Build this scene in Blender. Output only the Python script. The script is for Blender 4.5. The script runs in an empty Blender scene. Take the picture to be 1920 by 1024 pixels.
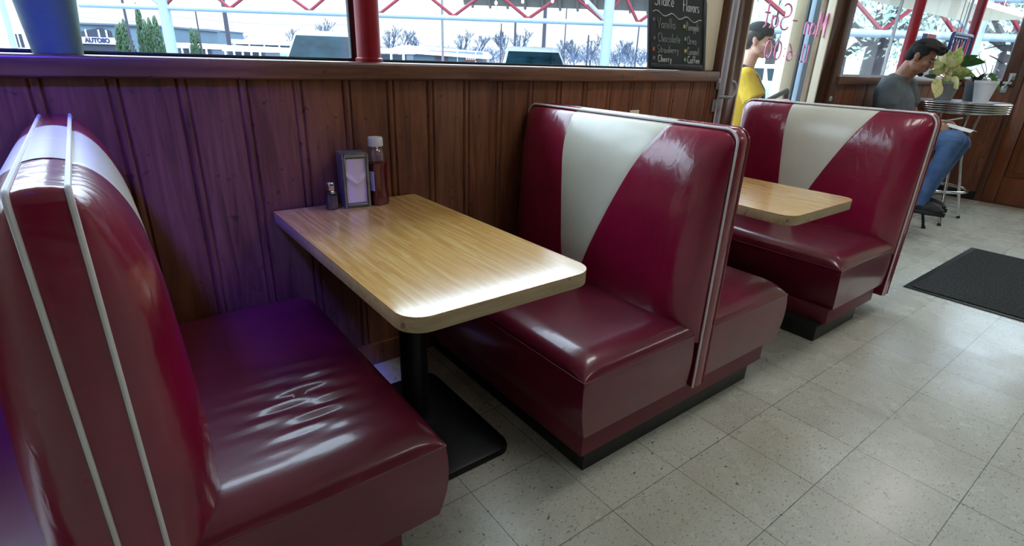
import bpy, bmesh, math, random
from mathutils import Vector, Matrix, Quaternion
rnd = random.Random(7)
sc = bpy.context.scene
COL = sc.collection
PI = math.pi

# ------------------------------------------------------------------ camera
YAW, PIT, ROLL = 0.6618103, 0.3805462, -0.0350464
CAM = Vector((-1.0043698, -0.7603942, 1.2373262))
FPX = 1001.459
fwd = Vector((math.sin(YAW)*math.cos(PIT), math.cos(YAW)*math.cos(PIT), -math.sin(PIT)))
rgt0 = Vector((math.cos(YAW), -math.sin(YAW), 0))
dwn0 = fwd.cross(rgt0)
rgt = math.cos(ROLL)*rgt0 + math.sin(ROLL)*dwn0
dwn = -math.sin(ROLL)*rgt0 + math.cos(ROLL)*dwn0
cam = bpy.data.cameras.new('camera'); cam.sensor_width = 36; cam.lens = FPX/1920*36
cam.clip_start = .05; cam.clip_end = 500
co = bpy.data.objects.new('camera', cam); COL.objects.link(co)
m = Matrix.Identity(4)
for i in range(3):
    m[i][0] = rgt[i]; m[i][1] = -dwn[i]; m[i][2] = -fwd[i]; m[i][3] = CAM[i]
co.matrix_world = m
sc.camera = co
def ray(u, v): return fwd + rgt*((u-960)/FPX) + dwn*((v-512)/FPX)
def at(u, v, d): return CAM + ray(u, v)*d            # a survey point: pixel and distance along the view axis
def ony(u, v, y):
    d = ray(u, v); return CAM + d*((y-CAM.y)/d.y)
def onx(u, v, x):
    d = ray(u, v); return CAM + d*((x-CAM.x)/d.x)
def onz(u, v, z):
    d = ray(u, v); return CAM + d*((z-CAM.z)/d.z)

# ------------------------------------------------------------------ materials
def S(r, g, b):
    f = lambda c: (c/255/12.92 if c/255 <= .04045 else ((c/255+.055)/1.055)**2.4)
    return (f(r), f(g), f(b), 1)
class NT:
    def __init__(s, name):
        s.m = bpy.data.materials.new(name); s.m.use_nodes = True
        s.t = s.m.node_tree; s.n = s.t.nodes; s.b = s.n['Principled BSDF']
        s.out = s.n['Material Output']
        s.tc = s.n.new('ShaderNodeTexCoord')
    def new(s, t, **k):
        n = s.n.new(t)
        for a, v in k.items():
            if a in n.inputs and not hasattr(n, a): n.inputs[a].default_value = v
            else: setattr(n, a, v)
        return n
    def link(s, a, b): s.t.links.new(a, b)
    def coord(s, scale=(1, 1, 1), rot=(0, 0, 0), src='Object'):
        mp = s.n.new('ShaderNodeMapping'); mp.inputs['Scale'].default_value = scale; mp.inputs['Rotation'].default_value = rot
        s.link(s.tc.outputs[src], mp.inputs['Vector']); return mp.outputs[0]
    def noise(s, scale, detail=3, rough=.55, vec=None, dist=0):
        n = s.n.new('ShaderNodeTexNoise'); n.inputs['Scale'].default_value = scale; n.inputs['Detail'].default_value = detail
        n.inputs['Roughness'].default_value = rough; n.inputs['Distortion'].default_value = dist
        s.link(vec if vec else s.coord(), n.inputs['Vector']); return n.outputs['Fac']
    def ramp(s, fac, stops):
        r = s.n.new('ShaderNodeValToRGB'); e = r.color_ramp.elements
        while len(e) < len(stops): e.new(.5)
        for el, (p, c) in zip(e, stops): el.position = p; el.color = c
        s.link(fac, r.inputs[0]); return r.outputs[0]
    def mix(s, fac, a, b, mode='MIX'):
        n = s.n.new('ShaderNodeMix'); n.data_type = 'RGBA'; n.blend_type = mode
        for v, i in ((fac, 0), (a, 6), (b, 7)):
            if hasattr(v, 'is_output'): s.link(v, n.inputs[i])
            else: n.inputs[i].default_value = v
        return n.outputs[2]
    def math(s, op, a, b=0., c=None):
        n = s.n.new('ShaderNodeMath'); n.operation = op
        for v, i in ((a, 0), (b, 1), (c, 2)):
            if v is None: continue
            if hasattr(v, 'is_output'): s.link(v, n.inputs[i])
            else: n.inputs[i].default_value = v
        return n.outputs[0]
    def bump(s, h, strength=.3, dist=.01, normal=None):
        n = s.n.new('ShaderNodeBump'); n.inputs['Strength'].default_value = strength; n.inputs['Distance'].default_value = dist
        s.link(h, n.inputs['Height'])
        if normal: s.link(normal, n.inputs['Normal'])
        s.link(n.outputs[0], s.b.inputs['Normal']); return n.outputs[0]
    def color(s, c):
        if hasattr(c, 'is_output'): s.link(c, s.b.inputs['Base Color'])
        else: s.b.inputs['Base Color'].default_value = c
    def set(s, **k):
        for a, v in k.items():
            i = s.b.inputs[a.replace('_', ' ')]
            if hasattr(v, 'is_output'): s.link(v, i)
            else: i.default_value = v
        return s
def simple(name, c, rough=.5, metal=0, var=.12, scale=12, bump=0, bscale=60, **k):
    t = NT(name)
    d = tuple(x*(1-var) for x in c[:3])+(1,); l = tuple(min(1, x*(1+var)) for x in c[:3])+(1,)
    t.color(t.ramp(t.noise(scale), [(.3, d), (.7, l)]))
    t.set(Roughness=rough, Metallic=metal, **k)
    if bump: t.bump(t.noise(bscale, 2), bump, .003)
    return t.m
def leather(name, c1, c2, rough=.3, wrinkle=.25, coat=.5):
    t = NT(name)
    t.color(t.ramp(t.noise(5, 4), [(.3, c1), (.72, c2)]))
    t.set(Roughness=t.math('MULTIPLY_ADD', t.noise(9, 3), .12, rough-.06), Specular_IOR_Level=.5, Coat_Weight=coat, Coat_Roughness=.12, Coat_IOR=1.5)
    b = t.bump(t.noise(240, 2), .08, .001)
    w = t.noise(21, 2.5, .5, t.coord((1, 1.4, .8)), .5)
    b2 = t.bump(w, wrinkle, .006, b)
    if coat: t.link(b2, t.b.inputs['Coat Normal'])
    return t.m
M = {}
M['leather'] = leather('burgundy_vinyl', S(122, 6, 44), S(146, 14, 60), .3, .32, .8)
M['leather_seat'] = leather('burgundy_seat_vinyl', S(104, 20, 46), S(122, 30, 58), .34, .07, .7)
M['leather_dark'] = leather('burgundy_base_vinyl', S(100, 24, 44), S(116, 34, 54), .5, .03, 0)
M['cream'] = leather('cream_vinyl', S(214, 212, 196), S(228, 226, 212), .36, .10, .4)
M['piping'] = simple('white_piping', S(226, 224, 226), .4, var=.05)
M['kick'] = simple('black_rubber', S(16, 22, 22), .45, var=.3)
M['black_metal'] = simple('black_iron', S(20, 24, 27), .42, .3, var=.3, bump=.2, bscale=120)
M['black'] = simple('black_paint', S(18, 20, 22), .4)
M['gasket'] = simple('dark_gasket', S(26, 34, 38), .35)
M['chrome'] = simple('chrome', S(210, 212, 214), .14, 1, var=.06)
M['steel'] = simple('worn_steel', S(172, 178, 184), .38, .45, var=.15)
M['white'] = simple('white_plastic', S(228, 230, 232), .35, var=.04)
M['red_post'] = simple('red_enamel_post', S(150, 22, 40), .32, var=.1)
M['plaster'] = simple('cream_plaster', S(240, 230, 204), .7, var=.06, scale=4)
M['ceiling'] = simple('ceiling_white', S(220, 218, 210), .8, var=.04)
M['slate'] = simple('slate_board', S(22, 32, 34), .6, var=.3, scale=9)
M['board_frame'] = simple('board_frame', S(30, 40, 44), .4, var=.1)
def wood(name, dark, mid, light, rough=.38, axis='z', coat=.25, dscale=1.):
    t = NT(name)
    sc_ = {'z': (14, 14, 1.1), 'x': (1.1, 14, 14), 'y': (14, 1.1, 14)}[axis]
    v = t.coord(sc_)
    g = t.noise(2.2*dscale, 6, .62, v, .8)
    fine = t.noise(11*dscale, 4, .6, v)
    big = t.noise(1.6, 3, .6)
    col = t.ramp(g, [(.28, dark), (.5, mid), (.75, light)])
    col = t.mix(t.math('MULTIPLY', fine, .45), col, dark)
    col = t.mix(t.ramp(big, [(.4, (0, 0, 0, 1)), (.7, (.6, .6, .6, 1))]), col, dark)
    spots = t.ramp(t.noise(30, 2, .5), [(.66, (0, 0, 0, 1)), (.72, (.7, .7, .7, 1))])
    col = t.mix(spots, col, tuple(x*.35 for x in dark[:3])+(1,))
    t.color(col); t.set(Roughness=t.math('MULTIPLY_ADD', fine, .25, rough-.1), Coat_Weight=coat, Coat_Roughness=.3)
    t.bump(g, .12, .004)
    return t.m
M['panel'] = wood('stained_panel_wood', S(78, 42, 28), S(136, 84, 58), S(164, 110, 76), .4)
M['sill'] = wood('stained_sill_wood', S(70, 40, 26), S(120, 76, 52), S(150, 102, 72), .34, 'x', .6)
M['door_wood'] = wood('door_wood', S(92, 46, 20), S(126, 68, 32), S(148, 86, 44), .4)
M['jamb_wood'] = wood('jamb_wood', S(62, 34, 18), S(96, 58, 34), S(120, 78, 50), .45)
M['grey_wood'] = wood('weathered_post_wood', S(80, 62, 44), S(120, 98, 72), S(150, 126, 98), .7, coat=0)
# table laminate: butcher block stripes along the table
def laminate():
    t = NT('butcher_block_laminate')
    sep = t.new('ShaderNodeSeparateXYZ'); t.link(t.tc.outputs['Object'], sep.inputs[0])
    xi = t.math('FLOOR', t.math('MULTIPLY', sep.outputs['X'], 62))
    wn0 = t.new('ShaderNodeTexWhiteNoise', noise_dimensions='1D'); t.link(xi, wn0.inputs['W'])
    yi = t.math('FLOOR', t.math('MULTIPLY_ADD', sep.outputs['Y'], 4.2, t.math('MULTIPLY', wn0.outputs['Value'], 7)))
    comb = t.new('ShaderNodeCombineXYZ'); t.link(xi, comb.inputs[0]); t.link(yi, comb.inputs[1])
    wn = t.new('ShaderNodeTexWhiteNoise', noise_dimensions='2D'); t.link(comb.outputs[0], wn.inputs['Vector'])
    base = t.ramp(wn.outputs['Value'], [(0, S(212, 164, 88)), (.5, S(230, 184, 106)), (1, S(238, 200, 130))])
    g = t.noise(3, 5, .6, t.coord((38, 1.2, 1)), .5)
    col = t.mix(t.ramp(g, [(.38, (.75, .75, .75, 1)), (.62, (0, 0, 0, 1))]), base, S(190, 134, 62))
    g2 = t.noise(6, 4, .6, t.coord((60, 2.4, 1)))
    col = t.mix(t.ramp(g2, [(.5, (0, 0, 0, 1)), (.75, (.55, .55, .55, 1))]), col, S(240, 206, 146))
    t.color(col); t.set(Roughness=t.math('MULTIPLY_ADD', t.noise(14), .10, .15), Specular_IOR_Level=.5, Coat_Weight=.75, Coat_Roughness=.10, Coat_IOR=1.55)
    return t.m
M['laminate'] = laminate()
M['edge'] = wood('laminate_edge', S(158, 136, 102), S(192, 170, 134), S(212, 190, 156), .4, 'x', 0, 1.5)
def floor_mat():
    t = NT('speckled_vinyl_tile'); T = .3048
    sep = t.new('ShaderNodeSeparateXYZ'); t.link(t.tc.outputs['Object'], sep.inputs[0])
    lines = None; ids = []
    for ax in 'XY':
        q = t.math('DIVIDE', sep.outputs[ax], T)
        ids.append(t.math('FLOOR', q))
        fr = t.math('ABSOLUTE', t.math('SUBTRACT', t.math('FRACT', t.math('ADD', q, 100.5)), .5))
        l = t.math('LESS_THAN', fr, .0045)
        lines = l if lines is None else t.math('MAXIMUM', lines, l)
    cb = t.new('ShaderNodeCombineXYZ'); t.link(ids[0], cb.inputs[0]); t.link(ids[1], cb.inputs[1])
    wn = t.new('ShaderNodeTexWhiteNoise', noise_dimensions='2D'); t.link(cb.outputs[0], wn.inputs['Vector'])
    base = t.ramp(wn.outputs['Value'], [(0, S(196, 197, 184)), (1, S(208, 209, 196))])
    n1 = t.noise(70, 2, .5, t.coord((1, 2.2, 1), (0, 0, .5)), .4)
    n2 = t.noise(95, 2, .5, t.coord((2.2, 1, 1), (0, 0, .3)), .4)
    col = t.mix(t.ramp(n1, [(.60, (0, 0, 0, 1)), (.68, (.7, .7, .7, 1))]), base, S(122, 122, 108))
    col = t.mix(t.ramp(n2, [(.60, (0, 0, 0, 1)), (.70, (.8, .8, .8, 1))]), col, S(230, 230, 220))
    n3 = t.noise(48, 1, .5)
    col = t.mix(t.ramp(n3, [(.73, (0, 0, 0, 1)), (.75, (.8, .8, .8, 1))]), col, S(70, 66, 58))
    dirt = t.noise(2.2, 4, .6)
    col = t.mix(t.ramp(dirt, [(.45, (0, 0, 0, 1)), (.75, (.3, .3, .3, 1))]), col, S(140, 130, 106))
    col = t.mix(t.math('MULTIPLY', lines, t.math('MULTIPLY_ADD', t.noise(3), 1.2, .1)), col, S(70, 68, 60))
    t.color(col); t.set(Roughness=t.math('MULTIPLY_ADD', t.noise(5, 4), .22, .16), Specular_IOR_Level=.5)
    t.bump(t.noise(8, 3), .06, .004)
    return t.m
M['floor'] = floor_mat()
def glass(name, tint=(.96, .99, 1, 1), refl=.07):
    t = NT(name); t.n.remove(t.b)
    tr = t.new('ShaderNodeBsdfTransparent'); tr.inputs[0].default_value = tint
    gl = t.new('ShaderNodeBsdfGlossy'); gl.inputs['Roughness'].default_value = .02
    mx = t.new('ShaderNodeMixShader'); mx.inputs[0].default_value = refl
    t.link(tr.outputs[0], mx.inputs[1]); t.link(gl.outputs[0], mx.inputs[2]); t.link(mx.outputs[0], t.out.inputs[0])
    return t.m
M['pane'] = glass('window_glass')
M['clear'] = glass('clear_plastic', (.86, .86, .88, 1), .12)
M['carglass'] = simple('car_glass', S(14, 38, 48), .25, var=.5, scale=2, Specular_IOR_Level=.12)
def emit(name, c, s):
    t = NT(name); t.set(Emission_Color=c, Emission_Strength=s); t.color(c); return t.m

# ------------------------------------------------------------------ mesh tools
class MB:
    def __init__(s): s.v = []; s.f = []; s.mi = []
    def add(s, vs, fs, mi=0):
        o = len(s.v); s.v += [Vector(v) for v in vs]; s.f += [tuple(i+o for i in f) for f in fs]; s.mi += [mi]*len(fs); return s
    def box(s, a, b, mi=0):
        (x0, y0, z0), (x1, y1, z1) = a, b
        return s.add([(x0, y0, z0), (x1, y0, z0), (x1, y1, z0), (x0, y1, z0), (x0, y0, z1), (x1, y0, z1), (x1, y1, z1), (x0, y1, z1)],
                     [(0, 3, 2, 1), (4, 5, 6, 7), (0, 1, 5, 4), (1, 2, 6, 5), (2, 3, 7, 6), (3, 0, 4, 7)], mi)
    def tube(s, pts, r, n=8, mi=0, closed=False, caps=True, flat=1.):
        pts = [Vector(p) for p in pts]; N = len(pts)
        rr = r if isinstance(r, (list, tuple)) else [r]*N
        rings = []; up = None
        for i, p in enumerate(pts):
            if closed: t = pts[(i+1) % N]-pts[i-1]
            else: t = pts[min(i+1, N-1)]-pts[max(i-1, 0)]
            if t.length < 1e-9: t = Vector((0, 0, 1))
            t.normalize()
            if up is None:
                up = Vector((0, 0, 1)) if abs(t.z) < .9 else Vector((1, 0, 0))
            a = up-t*up.dot(t)
            if a.length < 1e-4: a = Vector((0, 1, 0))-t*t.y
            a.normalize(); up = a; b = t.cross(a)
            rings.append([p+(a*math.cos(2*PI*k/n)*flat+b*math.sin(2*PI*k/n))*rr[i] for k in range(n)])
        vs = [v for q in rings for v in q]; fs = []
        for i in range(N if closed else N-1):
            j = (i+1) % N
            for k in range(n):
                l = (k+1) % n; fs.append((i*n+k, i*n+l, j*n+l, j*n+k))
        if caps and not closed:
            fs.append(tuple(range(n-1, -1, -1))); fs.append(tuple((N-1)*n+k for k in range(n)))
        return s.add(vs, fs, mi)
    def lathe(s, prof, n=24, c=(0, 0, 0), mi=0, cap=True):
        c = Vector(c); vs = []; fs = []; P = len(prof)
        for r, z in prof:
            for k in range(n): vs.append(c+Vector((r*math.cos(2*PI*k/n), r*math.sin(2*PI*k/n), z)))
        for i in range(P-1):
            for k in range(n):
                l = (k+1) % n; fs.append((i*n+k, i*n+l, (i+1)*n+l, (i+1)*n+k))
        if cap: fs.append(tuple(range(n-1, -1, -1))); fs.append(tuple((P-1)*n+k for k in range(n)))
        return s.add(vs, fs, mi)
    def loft(s, rings, mi=0, cap=True):
        n = len(rings[0]); vs = [v for q in rings for v in q]; fs = []
        for i in range(len(rings)-1):
            for k in range(n):
                l = (k+1) % n; fs.append((i*n+k, i*n+l, (i+1)*n+l, (i+1)*n+k))
        if cap: fs.append(tuple(range(n-1, -1, -1))); fs.append(tuple((len(rings)-1)*n+k for k in range(n)))
        return s.add(vs, fs, mi)
    def grid(s, P, nu, nv, mi=0):
        vs = [P(i/nu, j/nv) for j in range(nv+1) for i in range(nu+1)]
        fs = [(j*(nu+1)+i, j*(nu+1)+i+1, (j+1)*(nu+1)+i+1, (j+1)*(nu+1)+i) for j in range(nv) for i in range(nu)]
        return s.add(vs, fs, mi)
    def ell(s, c, r, rot=None, n=16, mi=0):
        c = Vector(c); vs = []; fs = []; h = n//2
        for i in range(h+1):
            th = PI*i/h
            for k in range(n):
                v = Vector((r[0]*math.sin(th)*math.cos(2*PI*k/n), r[1]*math.sin(th)*math.sin(2*PI*k/n), r[2]*math.cos(th)))
                if rot: v = rot @ v
                vs.append(c+v)
        for i in range(h):
            for k in range(n):
                l = (k+1) % n; fs.append((i*n+k, (i+1)*n+k, (i+1)*n+l, i*n+l))
        return s.add(vs, fs, mi)
    def cap(s, p0, r0, p1, r1, n=12, mi=0):
        p0 = Vector(p0); p1 = Vector(p1); t = (p1-p0).normalized(); pts = []; rr = []
        for i in range(5):
            a = PI/2*(1-i/4); pts.append(p0-t*r0*math.sin(a)); rr.append(max(r0*math.cos(a), r0*.02))
        for i in range(5):
            a = PI/2*i/4; pts.append(p1+t*r1*math.sin(a)); rr.append(max(r1*math.cos(a), r1*.02))
        return s.tube(pts, rr, n, mi)
    def prism(s, poly, z0, z1, mi=0):
        n = len(poly)
        vs = [(x, y, z0) for x, y in poly]+[(x, y, z1) for x, y in poly]
        fs = [tuple(range(n-1, -1, -1)), tuple(range(n, 2*n))]+[(i, (i+1) % n, n+(i+1) % n, n+i) for i in range(n)]
        return s.add(vs, fs, mi)
    def build(s, name, mats, parent=None, smooth=False, bevel=0, angle=None, seg=2):
        me = bpy.data.meshes.new(name)
        me.from_pydata([tuple(v) for v in s.v], [], s.f)
        if not isinstance(mats, (list, tuple)): mats = [mats]
        for k in mats: me.materials.append(M[k] if isinstance(k, str) else k)
        for p, i in zip(me.polygons, s.mi): p.material_index = i
        bm = bmesh.new(); bm.from_mesh(me)
        bmesh.ops.remove_doubles(bm, verts=bm.verts, dist=1e-6)
        bmesh.ops.recalc_face_normals(bm, faces=bm.faces)
        if bevel:
            es = [e for e in bm.edges if len(e.link_faces) == 2 and e.calc_face_angle(0) > .6]
            bmesh.ops.bevel(bm, geom=es, offset=bevel, segments=seg, affect='EDGES', profile=.5, clamp_overlap=True)
        bm.to_mesh(me); bm.free()
        if smooth or bevel:
            me.polygons.foreach_set('use_smooth', [True]*len(me.polygons))
            try: me.set_sharp_from_angle(angle=angle if angle else math.radians(40))
            except Exception: pass
        o = bpy.data.objects.new(name, me); COL.objects.link(o)
        if parent is not None: o.parent = parent; o.matrix_parent_inverse = Matrix.Translation(parent.location).inverted() if False else parent_inv(parent)
        return o
def parent_inv(p):
    mat = Matrix.LocRotScale(p.location, p.rotation_euler, p.scale)
    if p.parent is not None: mat = parent_world(p.parent) @ p.matrix_parent_inverse @ mat
    return mat.inverted()
def parent_world(p):
    mat = Matrix.LocRotScale(p.location, p.rotation_euler, p.scale)
    if p.parent is not None: mat = parent_world(p.parent) @ p.matrix_parent_inverse @ mat
    return mat
def tag(o, label, cat, group=None, kind=None):
    o['label'] = label; o['category'] = cat
    if group: o['group'] = group
    if kind: o['kind'] = kind
    return o
def thing(name, label, cat, loc=(0, 0, 0), group=None, kind=None):
    o = bpy.data.objects.new(name, None); COL.objects.link(o); o.location = loc; o.empty_display_size = .1
    return tag(o, label, cat, group, kind)
def struct(o): o['kind'] = 'structure'; return o
def sempty(name, loc=(0, 0, 0)):
    o = bpy.data.objects.new(name, None); COL.objects.link(o); o.location = loc; o['kind'] = 'structure'; return o
def copy_tree(o, parent=None):
    c = o.copy(); COL.objects.link(c)
    if parent is not None: c.parent = parent
    for ch in list(o.children): copy_tree(ch, c)
    return c
def remesh(o, vox, smooth_it=4, fac=.5):
    md = o.modifiers.new('r', 'REMESH'); md.mode = 'VOXEL'; md.voxel_size = vox; md.use_smooth_shade = True
    if smooth_it:
        ms = o.modifiers.new('s', 'SMOOTH'); ms.iterations = smooth_it; ms.factor = fac
    bpy.context.view_layer.update()
    dg = bpy.context.evaluated_depsgraph_get()
    me = bpy.data.meshes.new_from_object(o.evaluated_get(dg))
    o.modifiers.clear(); o.data = me
    me.polygons.foreach_set('use_smooth', [True]*len(me.polygons))
    return o

# ------------------------------------------------------------------ stroke lettering
def arc(cx, cy, rx, ry, a0, a1, n=10):
    return [(cx+rx*math.cos(math.radians(a0+(a1-a0)*i/n)), cy+ry*math.sin(math.radians(a0+(a1-a0)*i/n))) for i in range(n+1)]
F = {
 'S': (.6, [arc(.3, .75, .25, .25, 40, 270, 9)+arc(.3, .25, .25, .25, 90, -150, 9)]),
 'h': (.45, [[(.08, 1), (.08, 0)], [(.08, .3)]+arc(.22, .36, .14, .16, 180, 0, 6)+[(.38, 0)]]),
 'a': (.48, [arc(.22, .25, .17, .23, 30, 360, 10), [(.4, .5), (.4, .1), (.46, 0)]]),
 'k': (.45, [[(.08, 1), (.08, 0)], [(.38, .55), (.1, .25), (.4, 0)]]),
 'e': (.45, [[(.08, .25), (.38, .3)]+arc(.22, .26, .16, .24, 10, 320, 10)]),
 'F': (.55, [[(.08, 1), (.08, 0)], [(.08, 1), (.5, 1)], [(.08, .52), (.42, .52)]]),
 'l': (.2, [[(.08, 1), (.08, .08), (.16, 0)]]),
 'v': (.42, [[(.04, .5), (.2, 0), (.38, .5)]]),
 'o': (.46, [arc(.22, .25, .18, .25, 90, 450, 12)]),
 'r': (.36, [[(.08, .5), (.08, 0)], [(.08, .3)]+arc(.2, .34, .12, .16, 170, 40, 5)]),
 's': (.4, [arc(.2, .38, .13, .12, 40, 270, 7)+arc(.2, .13, .14, .13, 90, -150, 7)]),
 'V': (.6, [[(.04, 1), (.28, 0), (.56, 1)]]),
 'n': (.46, [[(.08, .5), (.08, 0)], [(.08, .3)]+arc(.22, .34, .14, .16, 180, 0, 6)+[(.36, 0)]]),
 'i': (.18, [[(.08, .5), (.08, 0)], [(.08, .68), (.08, .72)]]),
 'C': (.58, [arc(.32, .5, .26, .48, 50, 310, 12)]),
 'c': (.42, [arc(.24, .25, .17, .24, 50, 310, 10)]),
 't': (.34, [[(.16, .9), (.16, .08), (.26, 0)], [(.03, .55), (.3, .55)]]),
 'w': (.55, [[(.03, .5), (.15, 0), (.27, .4), (.38, 0), (.52, .5)]]),
 'b': (.45, [[(.08, 1), (.08, 0)], arc(.22, .24, .15, .22, 170, -170, 10)]),
 'y': (.42, [[(.05, .5), (.2, .05)], [(.38, .5), (.14, -.32)]]),
 'P': (.52, [[(.08, 1), (.08, 0)], [(.08, 1)]+arc(.22, .75, .22, .25, 80, -80, 8)+[(.08, .5)]]),
 'p': (.46, [[(.08, .5), (.08, -.35)], arc(.23, .25, .16, .23, 170, -170, 10)]),
 'O': (.62, [arc(.3, .5, .25, .48, 90, 450, 14)]),
 'm': (.66, [[(.08, .5), (.08, 0)], [(.08, .3)]+arc(.2, .34, .12, .16, 180, 0, 5)+[(.32, 0)], [(.32, .3)]+arc(.44, .34, .12, .16, 180, 0, 5)+[(.56, 0)]]),
 'f': (.34, [arc(.24, .85, .1, .13, 40, 180, 5)+[(.14, 0)], [(.02, .5), (.28, .5)]]),
 'M': (.78, [[(.02, 0), (.14, 0)], [(.08, 0), (.1, 1), (.38, .3), (.66, 1), (.7, 0)], [(.62, 0), (.76, 0)]]),
 '-': (.4, [[(.05, .42), (.33, .42)]]),
 '1': (.3, [[(.06, .8), (.16, 1), (.16, 0)], [(.05, 0), (.27, 0)]]),
 '6': (.5, [[(.4, .95), (.18, .6), (.08, .3)]+arc(.25, .26, .18, .26, 180, -180, 12)]),
 '0': (.55, [arc(.26, .5, .2, .48, 90, 450, 14)]),
 ':': (.2, [[(.08, .2), (.08, .26)], [(.08, .6), (.08, .66)]]),
 ' ': (.3, []),
}
def strokes(text, x, y, h, P, r, mb, sx=1., drop=0., n=5):
    """lay the strokes of a text through the map P(x,y) -> 3D point"""
    for ch in text:
        w, ls = F[ch]
        for l in ls:
            mb.tube([P(x+px*h*sx, y+py*h+drop*(x+px*h*sx)) for px, py in l], r, n)
        x += (w+.06)*h*sx
    return x

# ------------------------------------------------------------------ room shell
YW = 1.165      # face of the panelled wall
XR = 6.35       # face of the far wall
ZC = 2.72
struct(MB().box((-4.2, -5.2, -.06), (XR+.12, YW+.12, 0)).build('floor', 'floor'))
struct(MB().box((-4.2, -5.2, ZC), (XR+.12, YW+.9, ZC+.08)).build('ceiling', 'ceiling'))
def panel_profile(x0, x1, y, pitch=.1667, off=.064):
    """face line of bead-board: flat boards, a raised bead between two grooves"""
    pts = [(x0, y)]
    k = math.ceil((x0-off+.03)/pitch)
    while off+k*pitch < x1-.03:
        c = off+k*pitch
        for dx, dy in ((-.0175, 0), (-.0125, .007), (-.0085, .001), (-.004, -.0015), (.004, -.0015), (.0085, .001), (.0125, .007), (.0175, 0)):
            pts.append((c+dx, y+dy))
        k += 1
    pts.append((x1, y)); return pts
def bead_wall(name, x0, x1, y, z0, z1, mat, off=.064, depth=.11, pitch=.1667):
    pr = panel_profile(x0, x1, y, pitch, off)
    mb = MB(); n = len(pr)
    vs = [(a, b, z0) for a, b in pr]+[(a, b, z1) for a, b in pr]
    mb.add(vs, [(i, i+1, n+i+1, n+i) for i in range(n-1)])
    mb.box((x0, y+.012, z0), (x1, y+depth, z1))
    return mb.build(name, mat)
struct(bead_wall('wall_front', -4.2, 1.985, YW, 0, 1.152, 'panel'))
struct(MB().box((-4.2, YW-.013, 0), (1.985, YW+.002, .10)).build('baseboard_front', 'panel', bevel=.003))
# sill ledge, with a rounded nose
struct(MB().box((-4.2, 1.135, 1.152), (1.95, 1.32, 1.211)).build('trim_1', 'sill', bevel=.010, seg=3))
struct(MB().box((-4.2, YW+.0, 2.25), (1.985, YW+.12, ZC)).build('trim_2', 'plaster'))
struct(MB().box((-4.2, YW+.0, 1.211), (-4.0, YW+.12, 2.25)).build('trim_3', 'plaster'))
# plaster pier between the window and the door
struct(MB().box((1.79, 1.19, 1.211), (1.955, 1.285, 2.25)).build('trim_4', 'plaster', bevel=.01))
# window_1 over the booths: two panes, dark rails
w1 = sempty('window_1', (0, 1.28, 1.211))
fr = MB()
fr.box((-4.0, 1.268, 1.211), (1.79, 1.292, 1.221)).box((-4.0, 1.268, 2.23), (1.79, 1.292, 2.25))
for x in (-4.0, -2.1, -.2, 1.775): fr.box((x, 1.268, 1.221), (x+.022, 1.292, 2.23))
fr.build('window_frame', 'gasket', w1, bevel=.003)
for a, b in ((-3.978, -2.1), (-2.078, -.2), (-.178, 1.775)):
    MB().box((a, 1.278, 1.221), (b, 1.282, 2.23)).build('glass_pane', 'pane', w1)
# wall right of the door, under the second window
struct(bead_wall('wall_front_right', 3.53, XR+.1, YW, 0, 1.14, 'panel', off=3.70, pitch=.21))
struct(MB().box((3.50, 1.135, 1.14), (XR+.1, 1.31, 1.20)).build('trim_5', 'sill', bevel=.008))
struct(MB().box((1.955, YW, 2.25), (XR+.12, YW+.12, ZC)).build('trim_6', 'plaster'))
w2 = sempty('window_2', (5, 1.26, 1.2))
fr = MB(); fr.box((3.53, 1.25, 1.2), (XR+.07, 1.27, 1.212)).box((3.53, 1.25, 2.23), (XR+.07, 1.27, 2.25))
for x in (3.53, 4.60, XR+.05): fr.box((x, 1.25, 1.212), (x+.02, 1.27, 2.23))
fr.build('window_frame', 'steel', w2)
MB().box((3.55, 1.258, 1.212), (4.60, 1.262, 2.23)).build('glass_pane', 'pane', w2)
MB().box((4.62, 1.258, 1.212), (XR+.05, 1.262, 2.23)).build('glass_pane', 'pane', w2)
# far wall: low panel, window_3, stub, then the wooden door
def yw_wall(name, y0, y1, z0, z1, mat): return MB().box((XR, y0, z0), (XR+.1, y1, z1)).build(name, mat)
struct(yw_wall('wall_right', .655, YW, 0, 1.14, 'panel'))
struct(MB().box((XR-.014, .655, 0), (XR+.001, YW, .09)).build('baseboard_right', 'kick'))
struct(MB().box((XR-.03, .80, 1.14), (XR+.12, 1.135, 1.20)).build('trim_7', 'sill', bevel=.006))
struct(MB().box((XR-.02, .69, 1.14), (XR+.1, .80, 2.25)).build('trim_8', 'jamb_wood', bevel=.006))
w3 = sempty('window_3', (XR+.06, 1, 1.2))
MB().box((XR+.05, .80, 1.2), (XR+.07, 1.2, 1.21)).box((XR+.05, .80, 1.21), (XR+.07, .82, 2.25)).build('window_frame', 'white', w3)
MB().box((XR+.058, .82, 1.21), (XR+.062, 1.25, 2.25)).build('glass_pane', 'pane', w3)
struct(MB().box((XR-.025, .64, 0), (XR+.1, .69, 2.25)).build('trim_9', 'jamb_wood', bevel=.006))
struct(MB().box((XR, -5.2, 2.25), (XR+.1, YW+.12, ZC)).build('trim_10', 'plaster'))
struct(MB().box((XR, -5.2, 0), (XR+.1, -.36, 2.25)).build('wall_right_back', 'plaster'))
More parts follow.
